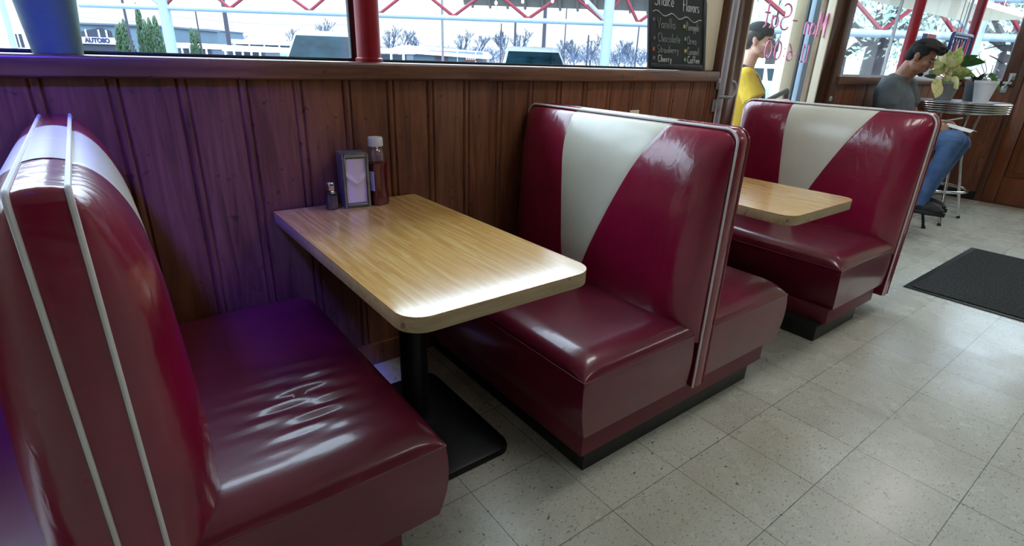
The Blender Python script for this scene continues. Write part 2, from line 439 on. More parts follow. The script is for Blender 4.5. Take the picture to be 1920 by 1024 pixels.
# door_2: panelled wooden door with a glass upper half
d2 = sempty('door_2', (XR, .18, 0))
dm = MB()
for a, b, c, d in ((-.34, -.22, .015, 2.2), (.52, .638, .015, 2.2), (-.22, .52, .015, .28), (-.22, .52, .98, 1.12), (-.22, .52, 2.05, 2.2), (.10, .20, .28, .98)):
    dm.box((XR-.012, a, c), (XR+.035, b, d))
dm.build('door_frame', 'door_wood', d2, bevel=.004)
for a, b in ((-.22, .10), (.20, .52)):
    MB().box((XR+.004, a-.002, .278), (XR+.02, b+.002, .982)).box((XR-.006, a+.05, .33), (XR+.01, b-.05, .93)).build('door_panel', 'door_wood', d2, bevel=.012)
MB().box((XR+.01, -.22, 1.12), (XR+.015, .52, 2.05)).build('glass_pane', 'pane', d2)
# back and left walls (behind the photographer), with daylight windows
struct(MB().box((-4.2, -5.2, 0), (XR, -5.1, ZC)).build('wall_back', 'jamb_wood'))
struct(MB().box((-4.3, -5.2, 0), (-4.2, YW+.12, ZC)).build('wall_left', 'plaster'))

struct(MB().box((XR-.02, -.36, 0), (XR+.12, .64, .016)).build('trim_20', 'jamb_wood'))

# door_1: glazed wooden door between the booths' wall and the second window
d1 = sempty('door_1', (2.05, 1.2, 0))
dm = MB()
dm.box((2.085, 1.175, .02), (2.215, 1.215, 2.2)).box((3.26, 1.175, .02), (3.42, 1.215, 2.2)).box((2.215, 1.175, .02), (3.26, 1.215, .30)).box((2.215, 1.175, 2.05), (3.26, 1.215, 2.2))
dm.build('door_frame', 'jamb_wood', d1, bevel=.004)
b = MB(); b.box((3.245, 1.17, .30), (3.262, 1.22, 2.05)).box((2.213, 1.17, .30), (2.222, 1.22, 2.05)); b.build('glazing_bead', 'plaster', d1)
MB().box((2.216, 1.196, .30), (3.26, 1.200, 2.05)).build('glass_pane', 'pane', d1)
mb = MB(); k = ony(1552, 185, 1.17)
mb.lathe([(.005, 0), (.03, 0), (.031, .008), (.022, .012), (.02, .03), (.017, .034), (.002, .035)], 20)
kn = mb.build('door_knob', 'steel', None, smooth=True)
kn.data.transform(Matrix.Translation((k.x, 1.176, k.z)) @ Matrix.Rotation(PI/2, 4, 'X')); kn.parent = d1; kn.matrix_parent_inverse = parent_inv(d1)
M['pink_paint'] = simple('pink_window_paint', S(240, 140, 186), .5, var=.15, scale=40)
wr = MB()
P1 = lambda x, y: Vector((3.262-x, 1.2035, y))
strokes('Mon', 0.005, 1.456, .150, P1, .0065, wr, 1.15, .012)
strokes('-Sat', .42, 1.464, .150, P1, .0055, wr, 1.42, .012)
strokes('11-6:00', .165, 1.283, .112, P1, .005, wr, 1.72, .012)
wr.build('painted_hours', 'pink_paint', d1)['label'] = 'pink hand painted opening hours on the glass, reversed'
M['pale_strip'] = simple('pale_weather_strip', S(196, 194, 206), .45, var=.08)
struct(MB().box((1.955, 1.158, 1.211), (1.99, 1.29, 2.25)).build('trim_13', 'jamb_wood', bevel=.004))
struct(MB().box((1.986, 1.158, 0), (1.99, 1.29, 1.211)).build('trim_18', 'jamb_wood'))
struct(MB().box((1.99, 1.165, 0), (2.018, 1.29, 2.25)).build('trim_14', 'pale_strip', bevel=.003))
struct(MB().box((2.018, 1.20, 0), (2.06, 1.29, 2.25)).build('trim_15', 'jamb_wood'))
struct(MB().box((2.06, 1.172, 0), (2.084, 1.29, 2.25)).build('trim_19', 'pale_strip', bevel=.003))
struct(MB().box((3.42, 1.15, 0), (3.53, 1.29, 2.25)).build('trim_16', 'jamb_wood', bevel=.004))
M['sticker_blue'] = simple('blue_sticker', S(60, 110, 190), .5); M['sticker_white'] = simple('white_sticker', S(214, 220, 224), .5); M['sticker_red'] = simple('red_sticker', S(150, 60, 50), .5)
p = ony(1532, 160, 1.19)
for k_, (dz, h, w, mt, lb) in enumerate(((-.01, .07, .07, 'sticker_blue', 'small blue sticker on the door glass beside the right stile'), (-.075, .05, .06, 'sticker_red', 'small dark red sticker on the door glass below the blue one'), (-.17, .10, .08, 'sticker_white', 'white notice sticker on the door glass, lowest of the three'))):
    tag(MB().box((p.x-w/2, 1.1935, p.z+dz-h/2+.02), (p.x+w/2, 1.1955, p.z+dz+h/2+.02)).build('sticker', mt), lb, 'sticker')

# red round posts standing on the sills
def post(x, y, z0, lb, r=.042):
    mb = MB(); mb.lathe([(r+.006, z0), (r+.006, z0+.012), (r, z0+.016), (r, 2.25)], 28, (x, y, 0))
    return tag(mb.build('window_post', 'red_post', smooth=True), lb, 'post', 'red window posts')
post(-.160, 1.205, 1.211, 'red round steel post on the sill above the first table')
post(4.83, 1.195, 1.20, 'red round steel post behind the seated man')
post(6.295, 1.15, 1.20, 'red round steel post at the corner behind the potted plants')

# spring latches beside the two doors
def latch(base, lb, nx):
    t = thing('door_latch', lb, 'latch', base, 'door latches')
    x, y, z = base
    mb = MB()
    if nx == 'y':
        MB().box((x-.012, y-.006, z+.012), (x+.018, y, z+.075)).build('plate', 'steel', t, bevel=.003); MB().box((x-.022, y-.006, z-.115), (x+.008, y, z-.045)).build('plate', 'steel', t, bevel=.003)
        pts = [(x+.003, y-.012, z+.05), (x+.003, y-.02, z), (x, y-.02, z-.03), (x-.005, y-.012, z-.08)]
        MB().tube(pts, .008, 8).build('bar', 'steel', t, smooth=True)
        pts = [(x, y-.02, z-.03), (x+.05, y-.035, z-.03)]+[(x+.09+.045*math.cos(a), y-.04, z+.012+.045*math.sin(a)) for a in [math.radians(q) for q in range(-90, 130, 20)]]
        MB().tube(pts, .0095, 8).build('hook', 'steel', t, smooth=True)
    else:
        MB().box((x-.006, y-.03, z+.01), (x, y+.02, z+.075)).build('plate', 'steel', t, bevel=.003); MB().box((x-.006, y-.0, z-.11), (x, y+.05, z-.045)).build('plate', 'steel', t, bevel=.003)
        MB().box((x-.03, y-.025, z-.03), (x-.004, y+.045, z-.005)).build('bar', 'steel', t, bevel=.005)
        MB().tube([(x-.02, y-.01, z+.05), (x-.026, y, z), (x-.02, y+.025, z-.06)], .009, 8).build('hook', 'steel', t, smooth=True)
    return t
latch((1.972, 1.160, 1.10), 'steel loop latch on the jamb at the end of the panelled wall', 'y')
q = onx(1885, 152, XR-.02)
latch((XR-.018, .735, q.z), 'steel bracket latch on the jamb right of the potted plants', 'x')
# wall outlet behind the middle booth
t = thing('wall_outlet', 'cream outlet plate low on the panelled wall behind the middle booth', 'outlet', (1.264, YW, .955))
MB().box((1.228, YW-.007, .897), (1.300, YW-.001, 1.012)).build('cover_plate', 'plaster', t, bevel=.003)
for dz in (.93, .98): MB().box((1.252, YW-.010, dz-.012), (1.276, YW-.006, dz+.012)).build('socket', 'white', t, bevel=.002)

# unseen ceiling lights added as neutral interior fill
M['lamp'] = emit('fill_diffuser', (1, .975, .94, 1), 7.8)
k_ = 0
for x in (1.1, 4.2):
    for y in (-2.5, .15):
        t = thing('ceiling_fill_light', ('fluorescent ceiling light', 'fluorescent ceiling light')[0]+' with white frame, added overhead as unseen fill', 'lamp', (x, y, ZC), 'added ceiling fill lights')
        MB().box((x-.62, y-.17, ZC-.07), (x+.62, y+.17, ZC-.001)).build('frame', 'white', t, bevel=.01)
        MB().box((x-.58, y-.14, ZC-.085), (x+.58, y+.14, ZC-.071)).build('diffuser', 'lamp', t)

# unseen spot added over the first booth to tint the left wall indigo
t = thing('added_tint_spotlight', 'small black spotlight added unseen overhead to tint the left end indigo', 'lamp', (-1.55, -.35, ZC))
MB().lathe([(.05, -.03), (.05, 0)], 20, (-1.55, -.35, ZC)).build('mount', 'black', t, smooth=True)
mb = MB(); mb.lathe([(.045, .0), (.05, .02), (.05, .13), (.03, .15)], 20); 
aim = (Vector((-1.0, 1.165, .72))-Vector((-1.55, -.35, ZC-.16))).normalized(); mq = aim.to_track_quat('-Z', 'Y').to_matrix().to_4x4()
mb.v = [Matrix.Translation((-1.55, -.35, ZC-.16)) @ mq @ v for v in mb.v]; mb.build('lamp_head', 'black', t, smooth=True)
sl = bpy.data.lights.new('added_indigo_spot', 'SPOT'); sl.energy = 300; sl.color = (.07, .06, 1); sl.spot_size = math.radians(40); sl.spot_blend = 1.; sl.shadow_soft_size = .12
slo = bpy.data.objects.new('added_indigo_spot', sl); COL.objects.link(slo); slo.location = Vector((-1.55, -.35, ZC-.16))+aim*.02; slo.rotation_euler = aim.to_track_quat('-Z', 'Y').to_euler()

# ------------------------------------------------------------------ booths
def g(s): s = max(0., min(1., s)); return math.sqrt(max(0, 1-(1-s)**2))
def booth(loc_x, sides, label, yb=.14, R=.045, ztop=1.06, half=.029, front=None, zstrip=.14, seat_depth=.60, kick=(.05, .40), base=None, wr=False, white_sides=(-1,)):
    t = thing('booth_bench', label, 'booth', (loc_x, .65, 0), 'vinyl diner booths')
    ye = 1.152
    def outline(r, y0, z0, grow=0):
        pts = [(y0, z0)]
        for a in range(0, 91, 10): pts.append((y0+r-r*math.cos(math.radians(a)), ztop-r+r*math.sin(math.radians(a))))
        for a in range(0, 91, 15): pts.append((ye-r+r*math.sin(math.radians(a)), ztop-r+r*math.cos(math.radians(a))))
        pts.append((ye, z0)); return pts
    # border strip of the back
    ol = outline(R, yb, zstrip)
    mb = MB(); n = len(ol)
    rows = [(-half, 0), (-half*.55, .0035), (0, .005), (half*.55, .0035), (half, 0)]
    cy, cz = .65, .6
    vs = []
    for dx, gr in rows:
        for (y, z) in ol:
            oy = gr*(-1 if y < .3 else (0 if y < 1.1 else 0)); oz = gr*(1 if z > ztop-R*.4 else 0)
            vs.append((loc_x+dx, y+oy, z+oz))
    fs = []
    for i in range(len(rows)-1):
        for k in range(n-1): fs.append((i*n+k, i*n+k+1, (i+1)*n+k+1, (i+1)*n+k))
    fs.append(tuple(range(n))); fs.append(tuple((len(rows)-1)*n+k for k in range(n)))
    fs.append(tuple(i*n for i in range(len(rows)))); fs.append(tuple(i*n+n-1 for i in range(len(rows))))
    mb.add(vs, fs); mb.build('back_border', 'leather', t, smooth=True, angle=math.radians(50))
    YL = lambda z: .745+.105*g((z-.36)/.62)*(1 if z < .98 else 1)-.0*z
    def YL(z):
        s = (z-.36)/.70; return .745+.13*s-.03*s*s
    def YR(z):
        s = (z-.36)/.70; return .690-.20*s-.11*s*s
    # cream inlay on the top of the border
    cb = MB(); a, b_ = YR(ztop), YL(ztop)
    cb.grid(lambda u, v: Vector((loc_x+(u*2-1)*half*.97, a+(b_-a)*v, ztop+.0065-.005*(2*u-1)**2)), 6, 8)
    cb.build('border_inlay', 'cream', t, smooth=True)
    for sd in (-1, 1):
        pp = outline(R, yb, zstrip)
        MB().tube([(loc_x+sd*(half+.0025), y-(.001), z+.001) for y, z in pp], .0042, 8).build('piping', 'piping' if sd in white_sides else 'leather', t, smooth=True)
    for sd in sides:
        x0 = loc_x+sd*half
        def ylo(z):
            d = z-(1.052-R); return yb+.004+(R-math.sqrt(max(0, R*R-min(d, R)**2)) if d > 0 else 0)
        def yhi(z):
            d = z-(1.052-R); return ye-.004-(R-math.sqrt(max(0, R*R-min(d, R)**2)) if d > 0 else 0)
        def tt(y, z):
            T = .108-.030*max(0, (z-.55)/.5)
            zt = ztop-.006
            d = .5*(1-math.cos(PI*min(1, max(0, (y-ylo(z))/.02))))
            return T*g((y-ylo(z))/.15)*g((yhi(z)-y)/.15)*g((zt-z)/.20)*(.35+.65*g((z-.33)/.11))+.002
        z0, z1 = .33, ztop-.006
        zs = lambda v: z0+(z1-z0)*(1-(1-v)**1.5)
        def panel(name, lo, hi, mat, nu, warp):
            def P(u, v):
                z = zs(v); a, b = lo(z), hi(z)
                u = warp(u); y = a+(b-a)*u
                seam = .0025*(math.exp(-((y-YL(z))/.005)**2)+math.exp(-((y-YR(z))/.005)**2))
                return Vector((x0+sd*(tt(y, z)-seam), y, z))
            return MB().grid(P, nu, 44).build(name, mat, t, smooth=True, angle=3.0)
        panel('back_panel', ylo, YR, 'leather', 44, lambda u: u**1.7)
        panel('cream_panel', YR, YL, 'cream', 24, lambda u: u)
        panel('back_panel', YL, yhi, 'leather', 30, lambda u: 1-(1-u)**1.7)
        # seat
        xa = loc_x+sd*(half+.025); xb = loc_x+sd*(seat_depth)
        ya, yz = yb+.012, ye-.004
        ze = .362
        def seat_pt(u, v):
            # u across depth, v along bench
            x = xa+(xb-xa)*u; y = ya+(yz-ya)*v
            d_f = abs(xb-x); d_a = y-ya; d_w = yz-y
            cr = .058*g(d_f/.085)*g(d_a/.10)*g(d_w/.10)
            z = ze+cr
            if wr:
                e = math.exp(-((x+.71)/.12)**2)*math.exp(-((y-.47)/.14)**2)
                z += e*(.0046*math.sin((y+.16*(x+.7))*2*PI/.062)+.003*math.sin((y-.1*x)*2*PI/.041+1.1))
            return Vector((x, y, z))
        sp = lambda u: u
        mb = MB(); NU, NV = 46, 90
        wu = lambda u: 1-(1-u)**1.6
        wv = lambda v: v if 0 else (.5-.5*math.cos(PI*v))*.5+.5*v
        mb.grid(lambda u, v: seat_pt(wu(u), wv(v)), NU, NV)
        # boxing below the seam: aisle end, front, wall end
        tap = .022
        loop = [(xa, ya)]+[(xa+(xb-xa)*wu(i/NU), ya) for i in range(1, NU+1)]+[(xb, ya+(yz-ya)*wv(j/NV)) for j in range(1, NV+1)]+[(xa, yz)]
        L = len(loop); rows = []
        for s_ in range(7):
            q = s_/6; z = ze-q*(ze-.158); blg = .008*math.sin(PI*q)
            rows.append([(x+sd*blg*(1 if abs(x-xb) < 1e-6 else 0)-sd*tap*q*q*(1 if abs(x-xb) < 1e-6 else (x-xa)/(xb-xa)), y-(.006*math.sin(PI*q) if y < ya+1e-6 else 0), z) for x, y in loop])
        vs = [v for r_ in rows for v in r_]; fs = [(i*L+k, i*L+k+1, (i+1)*L+k+1, (i+1)*L+k) for i in range(6) for k in range(L-1)]
        fs.append(tuple(6*L+k for k in range(L)))
        mb.add(vs, fs)
        mb.build('seat_cushion', 'leather_seat', t, smooth=True, angle=math.radians(55))
        MB().tube([(x, y, ze+.001) for x, y in loop], .0028, 6).build('seat_seam', 'leather_seat', t, smooth=True)
    bx0, bx1 = base; kx0, kx1 = kick
    MB().box((bx0, yb+.018, .078), (bx1, ye-.005, .160)).build('base_panel', 'leather_dark', t, bevel=.006)
    MB().box((kx0, yb+.032, 0), (kx1, ye-.01, .080)).build('kickplate', 'kick', t, bevel=.004)
    return t
booth(-1.078, (-1, 1), 'burgundy booth nearest the camera at left, its white-piped back seen end-on', R=.02, base=(-1.66, -.60), kick=(-1.62, -.66), wr=True, zstrip=.12, white_sides=(-1, 1))
booth(.580, (-1, 1), 'double-sided burgundy booth in the middle with cream wedge facing the near table', R=.045, base=(.012, 1.075), kick=(.04, 1.005), seat_depth=.592, zstrip=.145)
booth(2.325, (-1,), 'single burgundy booth farthest back, cream wedge facing the second table', yb=.130, R=.06, base=(1.655, 2.20), kick=(1.595, 2.05), seat_depth=.67, zstrip=.085, ztop=1.055)

# ------------------------------------------------------------------ tables
def round_poly(pts, rads, n=8):
    out = []
    N = len(pts)
    for i in range(N):
        p = Vector(pts[i]+(0,)); a = Vector(pts[i-1]+(0,)); b = Vector(pts[(i+1) % N]+(0,)); r = rads[i]
        if r < 1e-4: out.append((p.x, p.y)); continue
        d1 = (a-p).normalized(); d2 = (b-p).normalized(); ang = d1.angle(d2)
        c = p+(d1+d2).normalized()*(r/math.sin(ang/2)); s = p+d1*(r/math.tan(ang/2)); e = p+d2*(r/math.tan(ang/2))
        a0 = math.atan2(s.y-c.y, s.x-c.x); a1 = math.atan2(e.y-c.y, e.x-c.x)
        while a1-a0 > PI: a1 -= 2*PI
        while a1-a0 < -PI: a1 += 2*PI
        for k in range(n+1): out.append((c.x+r*math.cos(a0+(a1-a0)*k/n), c.y+r*math.sin(a0+(a1-a0)*k/n)))
    return out
def dtable(corners, label, col, plate):
    cx = sum(c[0] for c in corners)/4; cy = sum(c[1] for c in corners)/4
    t = thing('booth_table', label, 'table', (cx, cy, 0), 'laminate booth tables')
    poly = round_poly(corners, [.004, .004, .062, .062])
    o = MB().prism([(x-cx, y-cy) for x, y in poly], .7205, .7235).build('laminate_top', 'laminate'); o.location = (cx, cy, 0); o.parent = t; o.matrix_parent_inverse = parent_inv(t)
    MB().prism(poly, .684, .7203).build('edge_band', 'edge', t, bevel=.002)
    x, y = col
    mb = MB(); mb.lathe([(.06, .008), (.06, .03), (.047, .034), (.047, .66), (.06, .664), (.06, .684)], 28, (x, y, 0)); mb.build('pedestal_column', 'black_metal', t, smooth=True)
    MB().box((x-.03, y-.30, .655), (x+.03, y+.30, .684)).box((x-.2, y-.03, .655), (x+.2, y+.03, .684)).build('support_arms', 'black_metal', t)
    (x0, y0), (x1, y1) = plate
    pl = round_poly([(x0, y1), (x0, y0), (x1, y0), (x1, y1)], [.05]*4)
    rings = []
    for (sc_, z) in ((1, 0), (1, .012), (.988, .021), (.95, .026), (.55, .034), (.2, .037)):
        rings.append([Vector(((x0+x1)/2+(px-(x0+x1)/2)*sc_, (y0+y1)/2+(py-(y0+y1)/2)*sc_, z)) for px, py in pl])
    MB().loft(rings).build('base_plate', 'black_metal', t, smooth=True)
    return t
dtable([(-.030, 1.145), (-.568, 1.150), (-.566, .150), (-.008, .152)], 'butcher-block laminate booth table between the near and middle booths', (-.275, .715), ((-.50, .385), (-.082, .955)))
dtable([(1.563, 1.145), (1.010, 1.150), (1.005, .132), (1.572, .132)], 'butcher-block laminate booth table in front of the farthest booth', (1.29, .69), ((1.215, .36), (1.56, .94)))

# ------------------------------------------------------------------ condiments on the near table
TZ = .7236
M['napkin_steel'] = simple('brushed_steel_box', S(148, 160, 156), .34, .7, var=.12)
M['napkin'] = simple('paper_napkin', S(232, 222, 200), .8, var=.05, scale=6)
nh = thing('napkin_dispenser', 'steel napkin dispenser with white napkins on the near table', 'napkin holder', (-.297, 1.06, TZ))
rz = Matrix.Rotation(math.radians(-7), 4, 'Z')
def nloc(x, y, z): return Vector((-.299, 1.058, TZ)) + (rz @ Vector((x, y, z)))
W2, D2, H2 = .046, .085, .192
mb = MB()
def nbox(mb, a, b, mi=0):
    o = len(mb.v); mb.box(a, b, mi)
    for i in range(o, len(mb.v)): mb.v[i] = nloc(*mb.v[i])
nbox(mb, (-W2, .008, 0), (W2, D2, H2)); mb.build('case', 'napkin_steel', nh, bevel=.005)
mb = MB()
for a, b in (((-W2, -.004, 0), (-W2+.009, .01, H2)), ((W2-.009, -.004, 0), (W2, .01, H2)), ((-W2+.009, -.004, 0), (W2-.009, .01, .016)), ((-W2+.009, -.004, H2-.014), (W2-.009, .01, H2))): nbox(mb, a, b)
mb.build('faceplate', 'napkin_steel', nh, bevel=.003)
mb = MB()
def NP(u, v):
    x = (u-.5)*2*(W2-.011); z = .018+v*(H2-.036)
    fold = .005*math.exp(-((z-(.085+abs(x)*.9))/.010)**2)*(1 if z < .15 else .3)
    return nloc(x, .004-fold-.003*math.sin(u*PI), z)
mb.grid(NP, 16, 30); nbox(mb, (-W2+.011, .003, .018), (W2-.011, .008, H2-.018)); mb.build('napkin_stack', 'napkin', nh, smooth=True)
# pepper shaker
M['pepper'] = simple('ground_pepper', S(74, 68, 58), .9, var=.5, scale=300)
ps = thing('pepper_shaker', 'small glass pepper shaker with a steel cap beside the napkin dispenser', 'shaker', (-.384, 1.085, TZ))
def sq_lathe(mb, prof, c, p=4., n=24, rot=0):
    rings = []
    for r, z in prof:
        q = []
        for k in range(n):
            a = 2*PI*k/n; cc, ss = math.cos(a), math.sin(a)
            f = (abs(cc)**p+abs(ss)**p)**(-1/p)
            x, y = r*f*cc, r*f*ss
            q.append(Vector((c[0]+x*math.cos(rot)-y*math.sin(rot), c[1]+x*math.sin(rot)+y*math.cos(rot), c[2]+z)))
        rings.append(q)
    return mb.loft(rings)
pc = (-.384, 1.085, TZ)
sq_lathe(MB(), [(.019, 0), (.021, .004), (.0205, .05), (.018, .062), (.014, .068), (.0135, .074)], pc, 4).build('glass_body', 'clear', ps, smooth=True)
sq_lathe(MB(), [(.0175, .003), (.0185, .006), (.018, .045), (.015, .050)], pc, 4).build('pepper_fill', 'pepper', ps, smooth=True)
mb = MB(); mb.lathe([(.0155, .070), (.0165, .074), (.0155, .080), (.0165, .084), (.0155, .092), (.013, .097), (.004, .099)], 20, pc); mb.build('cap', 'chrome', ps, smooth=True)
# ketchup bottle
M['ketchup'] = simple('ketchup_red', S(112, 14, 26), .35, var=.12, scale=6)
M['label_white'] = simple('bottle_label', S(210, 210, 212), .5)
kb = thing('ketchup_bottle', 'clear squeeze bottle of red ketchup with white cap at the table corner', 'bottle', (-.213, 1.075, TZ))
kc = (-.213, 1.075, TZ)
rot = math.radians(20)
sq_lathe(MB(), [(.030, .002), (.0335, .008), (.034, .035), (.031, .045), (.030, .060), (.0305, .11), (.031, .135), (.0335, .145), (.033, .152)], kc, 3.4, 28, rot).build('ketchup', 'ketchup', kb, smooth=True)
sq_lathe(MB(), [(.031, 0), (.035, .006), (.0355, .035), (.0325, .045), (.0315, .060), (.032, .11), (.0325, .135), (.035, .145), (.034, .165), (.029, .190), (.024, .205), (.022, .212)], kc, 3.0, 28, rot).build('bottle_body', 'clear', kb, smooth=True)
sq_lathe(MB(), [(.0215, .160), (.0225, .185), (.018, .200)], kc, 2.4, 20, rot).build('ketchup_smear', simple('ketchup_film', S(150, 110, 112), .3), kb, smooth=True)
mb = MB(); mb.lathe([(.026, .211), (.0265, .213), (.0262, .238), (.024, .242), (.006, .243)], 28, kc); mb.build('cap', 'white', kb, smooth=True)
mb = MB(); nx = Vector((-math.cos(rot), -math.sin(rot), 0)); tx = Vector((math.sin(rot), -math.cos(rot), 0))
mb.grid(lambda u, v: Vector(kc)+nx*.0335+tx*((u-.5)*.040)+Vector((0, 0, .055+v*.07)), 4, 4); mb.build('label', 'label_white', kb)

# ------------------------------------------------------------------ sill: pot and chalkboard
M['pot_blue'] = NT('ribbed_blue_pot'); tq = M['pot_blue']; tq.color(S(84, 118, 120)); tq.set(Roughness=.5); tq.bump(tq.noise(4, 2, .5, tq.coord((1, 1, 110))), .25, .002); M['pot_blue'] = tq.m
M['soil'] = simple('potting_soil', S(60, 44, 34), .95, var=.4, scale=60)
pt = thing('planter_pot', 'tapered blue-grey ribbed pot at the left end of the window sill', 'pot', (-1.037, 1.195, 1.211))
mb = MB(); c = (-1.037, 1.195, 1.2112)
mb.lathe([(.052, 0), (.0545, .004), (.075, .24), (.08, .245), (.08, .27), (.074, .27), (.070, .235)], 40, c, cap=False); mb.add([Vector(c)+Vector((.052*math.cos(2*PI*k/40), .052*math.sin(2*PI*k/40), 0)) for k in range(40)], [tuple(range(39, -1, -1))]); mb.build('pot', 'pot_blue', pt, smooth=True)
MB().lathe([(.070, .225), (.070, .236), (.01, .240)], 30, c).build('soil', 'soil', pt)

BW, BH = .488, .60
bl = ony(1213, 131, 1.150)
t = thing('chalkboard', 'black chalkboard listing shake flavors leaning at the window end of the sill', 'sign', (bl.x+BW/2, 1.16, 1.2115))
tilt = math.radians(8.5)
def BP(u, v, h=0):
    return Vector((bl.x+u, 1.152+v*math.sin(tilt)-h*math.cos(tilt), 1.2125+v*math.cos(tilt)+h*math.sin(tilt)))
def bbox(mb, u0, u1, v0, v1, h0, h1):
    vs = [BP(u, v, h) for h in (h0, h1) for (u, v) in ((u0, v0), (u1, v0), (u1, v1), (u0, v1))]
    return mb.add(vs, [(0, 3, 2, 1), (4, 5, 6, 7), (0, 1, 5, 4), (1, 2, 6, 5), (2, 3, 7, 6), (3, 0, 4, 7)])
mb = MB()
for a in ((0, .022, 0, BH), (BW-.022, BW, 0, BH), (.022, BW-.022, 0, .026), (.022, BW-.022, BH-.026, BH)): bbox(mb, *a, 0, .012)
mb.build('frame', 'board_frame', t, bevel=.002)
mb = MB(); bbox(mb, .022, BW-.022, .026, BH-.026, .002, .006); mb.build('slate', 'slate', t)
M['chalk'] = simple('white_chalk', S(200, 206, 210), .9, var=.25, scale=80)
M['chalk_faint'] = simple('faint_chalk', S(140, 150, 152), .9, var=.25, scale=80)
M['chalk_pink'] = simple('pink_chalk', S(206, 120, 128), .9); M['chalk_green'] = simple('green_chalk', S(140, 190, 150), .9); M['chalk_violet'] = simple('violet_chalk', S(140, 120, 160), .9); M['chalk_yellow'] = simple('yellow_chalk', S(206, 204, 130), .9)
# board-plane coordinates from the photo: crop x 85..865 -> 0..BW, crop y (960 - y) -> height
bu = lambda x: (x-85)/780*BW
bv = lambda y: (955-y)/955*.352
cw = MB(); PB = lambda x, y: BP(x, y, .0075)
# drop: photo lines fall slightly to the right because the viewer stands at an angle; they are level here
def word(mt, s, x, y, h, sx=1., r=.0024):
    mb = MB(); strokes(s, bu(x), bv(y), h, PB, r, mb, sx, 0); mb.build('chalk_word', mt, t)
word('chalk', 'Shake', 150, 130, .060, 1.02, .0026); word('chalk', 'Flavors', 530, 165, .058, .76, .0026)
cw.tube([PB(bu(140+i*33), bv(215+i*3.6)+.010*math.sin(i*1.05)) for i in range(21)], .0024, 5)
word('chalk_faint', 'Vanilla', 195, 415, .050, 1.0); word('chalk_faint', 'Chocolate', 205, 595, .044, .98); word('chalk_faint', 'Strawberry', 200, 735, .036, 1.0); word('chalk', 'Cherry', 210, 855, .034, 1.15)
word('chalk_faint', 'Pineapple', 580, 415, .042, .66); word('chalk_faint', 'Oreo', 600, 600, .040, 1.0); word('chalk_faint', 'Caramel', 605, 745, .038, .76); word('chalk', 'Coffee', 610, 860, .036, 1.05)

cw2 = MB(); cw2.tube([PB(bu(122), bv(300)), PB(bu(120), bv(885)), PB(bu(830), bv(900)), PB(bu(832), bv(850))], .0016, 5)
cw2.build('chalk_border', 'chalk', t); cw.build('chalk_wave', 'chalk', t)
for x, y, mt in ((152, 310, 'chalk_violet'), (160, 550, 'chalk_violet'), (155, 690, 'chalk_pink'), (160, 805, 'chalk_violet'), (555, 365, 'chalk_yellow'), (572, 530, 'chalk_green'), (578, 695, 'chalk_yellow'), (575, 812, 'chalk_green')):
    mb = MB()
    for k in range(3):
        a = PI*k/3+.5; dx, dy = .011*math.cos(a), .011*math.sin(a); mb.tube([PB(bu(x)-dx, bv(y)-dy), PB(bu(x)+dx, bv(y)+dy)], .0024, 5)
    mb.build('star_mark', mt, t)

# ------------------------------------------------------------------ floor mat
def mat_carpet():
    t = NT('black_carpet'); t.color(t.ramp(t.noise(90, 3), [(.35, S(20, 22, 22)), (.7, S(66, 68, 66))])); t.set(Roughness=.95); t.bump(t.noise(160, 3), .9, .01); return t.m
M['carpet'] = mat_carpet()
t = thing('door_mat', 'black carpeted entrance mat on the floor at right', 'mat', (3.5, -.3, 0))
MB().box((2.815, -.75, .0008), (4.215, .180, .006)).build('rubber_border', 'kick', t, bevel=.002)
MB().box((2.85, -.70, .0062), (4.18, .145, .012)).build('carpet', 'carpet', t, bevel=.003)

# ------------------------------------------------------------------ pub table with plants
TC = Vector((5.0, .755, 0)); TT = 1.03
t = thing('pub_table', 'tall round chrome-edged pub table carrying the potted plants', 'table', TC)
M['tabletop_white'] = simple('grey_laminate', S(190, 196, 204), .2, var=.08, scale=20)
prof = [(.30, TT-.092), (.345, TT-.092)]
for i in range(5):
    z = TT-.088+i*.0172; prof += [(.351, z), (.361, z+.004), (.363, z+.0085), (.361, z+.0125), (.351, z+.0165)]
prof += [(.352, TT-.001), (.34, TT-.0005), (.30, TT-.0015)]
mb = MB(); mb.lathe(prof, 56, TC, cap=False); mb.build('chrome_edge', 'chrome', t, smooth=True)
MB().lathe([(.345, TT-.05), (.345, TT), (.01, TT)], 56, TC).build('tabletop', 'tabletop_white', t, smooth=True)
for k in range(4):
    a = math.radians((225, 315, 45, 135)[k]+(-5, 3, 0, 0)[k])
    dv = Vector((math.cos(a), math.sin(a), 0))
    pts = [(.20, TT-.07), (.205, TT-.10), (.19, .80), (.165, .68), (.165, .62), (.185, .50), (.255, .25), (.325, .012)]
    pts = [TC+dv*r+Vector((0, 0, z)) for r, z in pts]
    MB().tube(pts, [.013]*6+[.013, .012], 10).build('leg', 'chrome', t, smooth=True)
    f = TC+dv*.325; MB().lathe([(.014, 0), (.016, .004), (.0145, .02), (.012, .024)], 12, (f.x, f.y, 0)).build('foot_cap', 'kick', t, smooth=True)
ring = lambda r, z, n=40: [TC+Vector((r*math.cos(2*PI*i/n), r*math.sin(2*PI*i/n), z)) for i in range(n)]
MB().tube(ring(.265, .285), .012, 10, closed=True).build('foot_ring', 'chrome', t, smooth=True)
MB().tube(ring(.178, .655), .010, 10, closed=True).build('brace_ring', 'chrome', t, smooth=True)

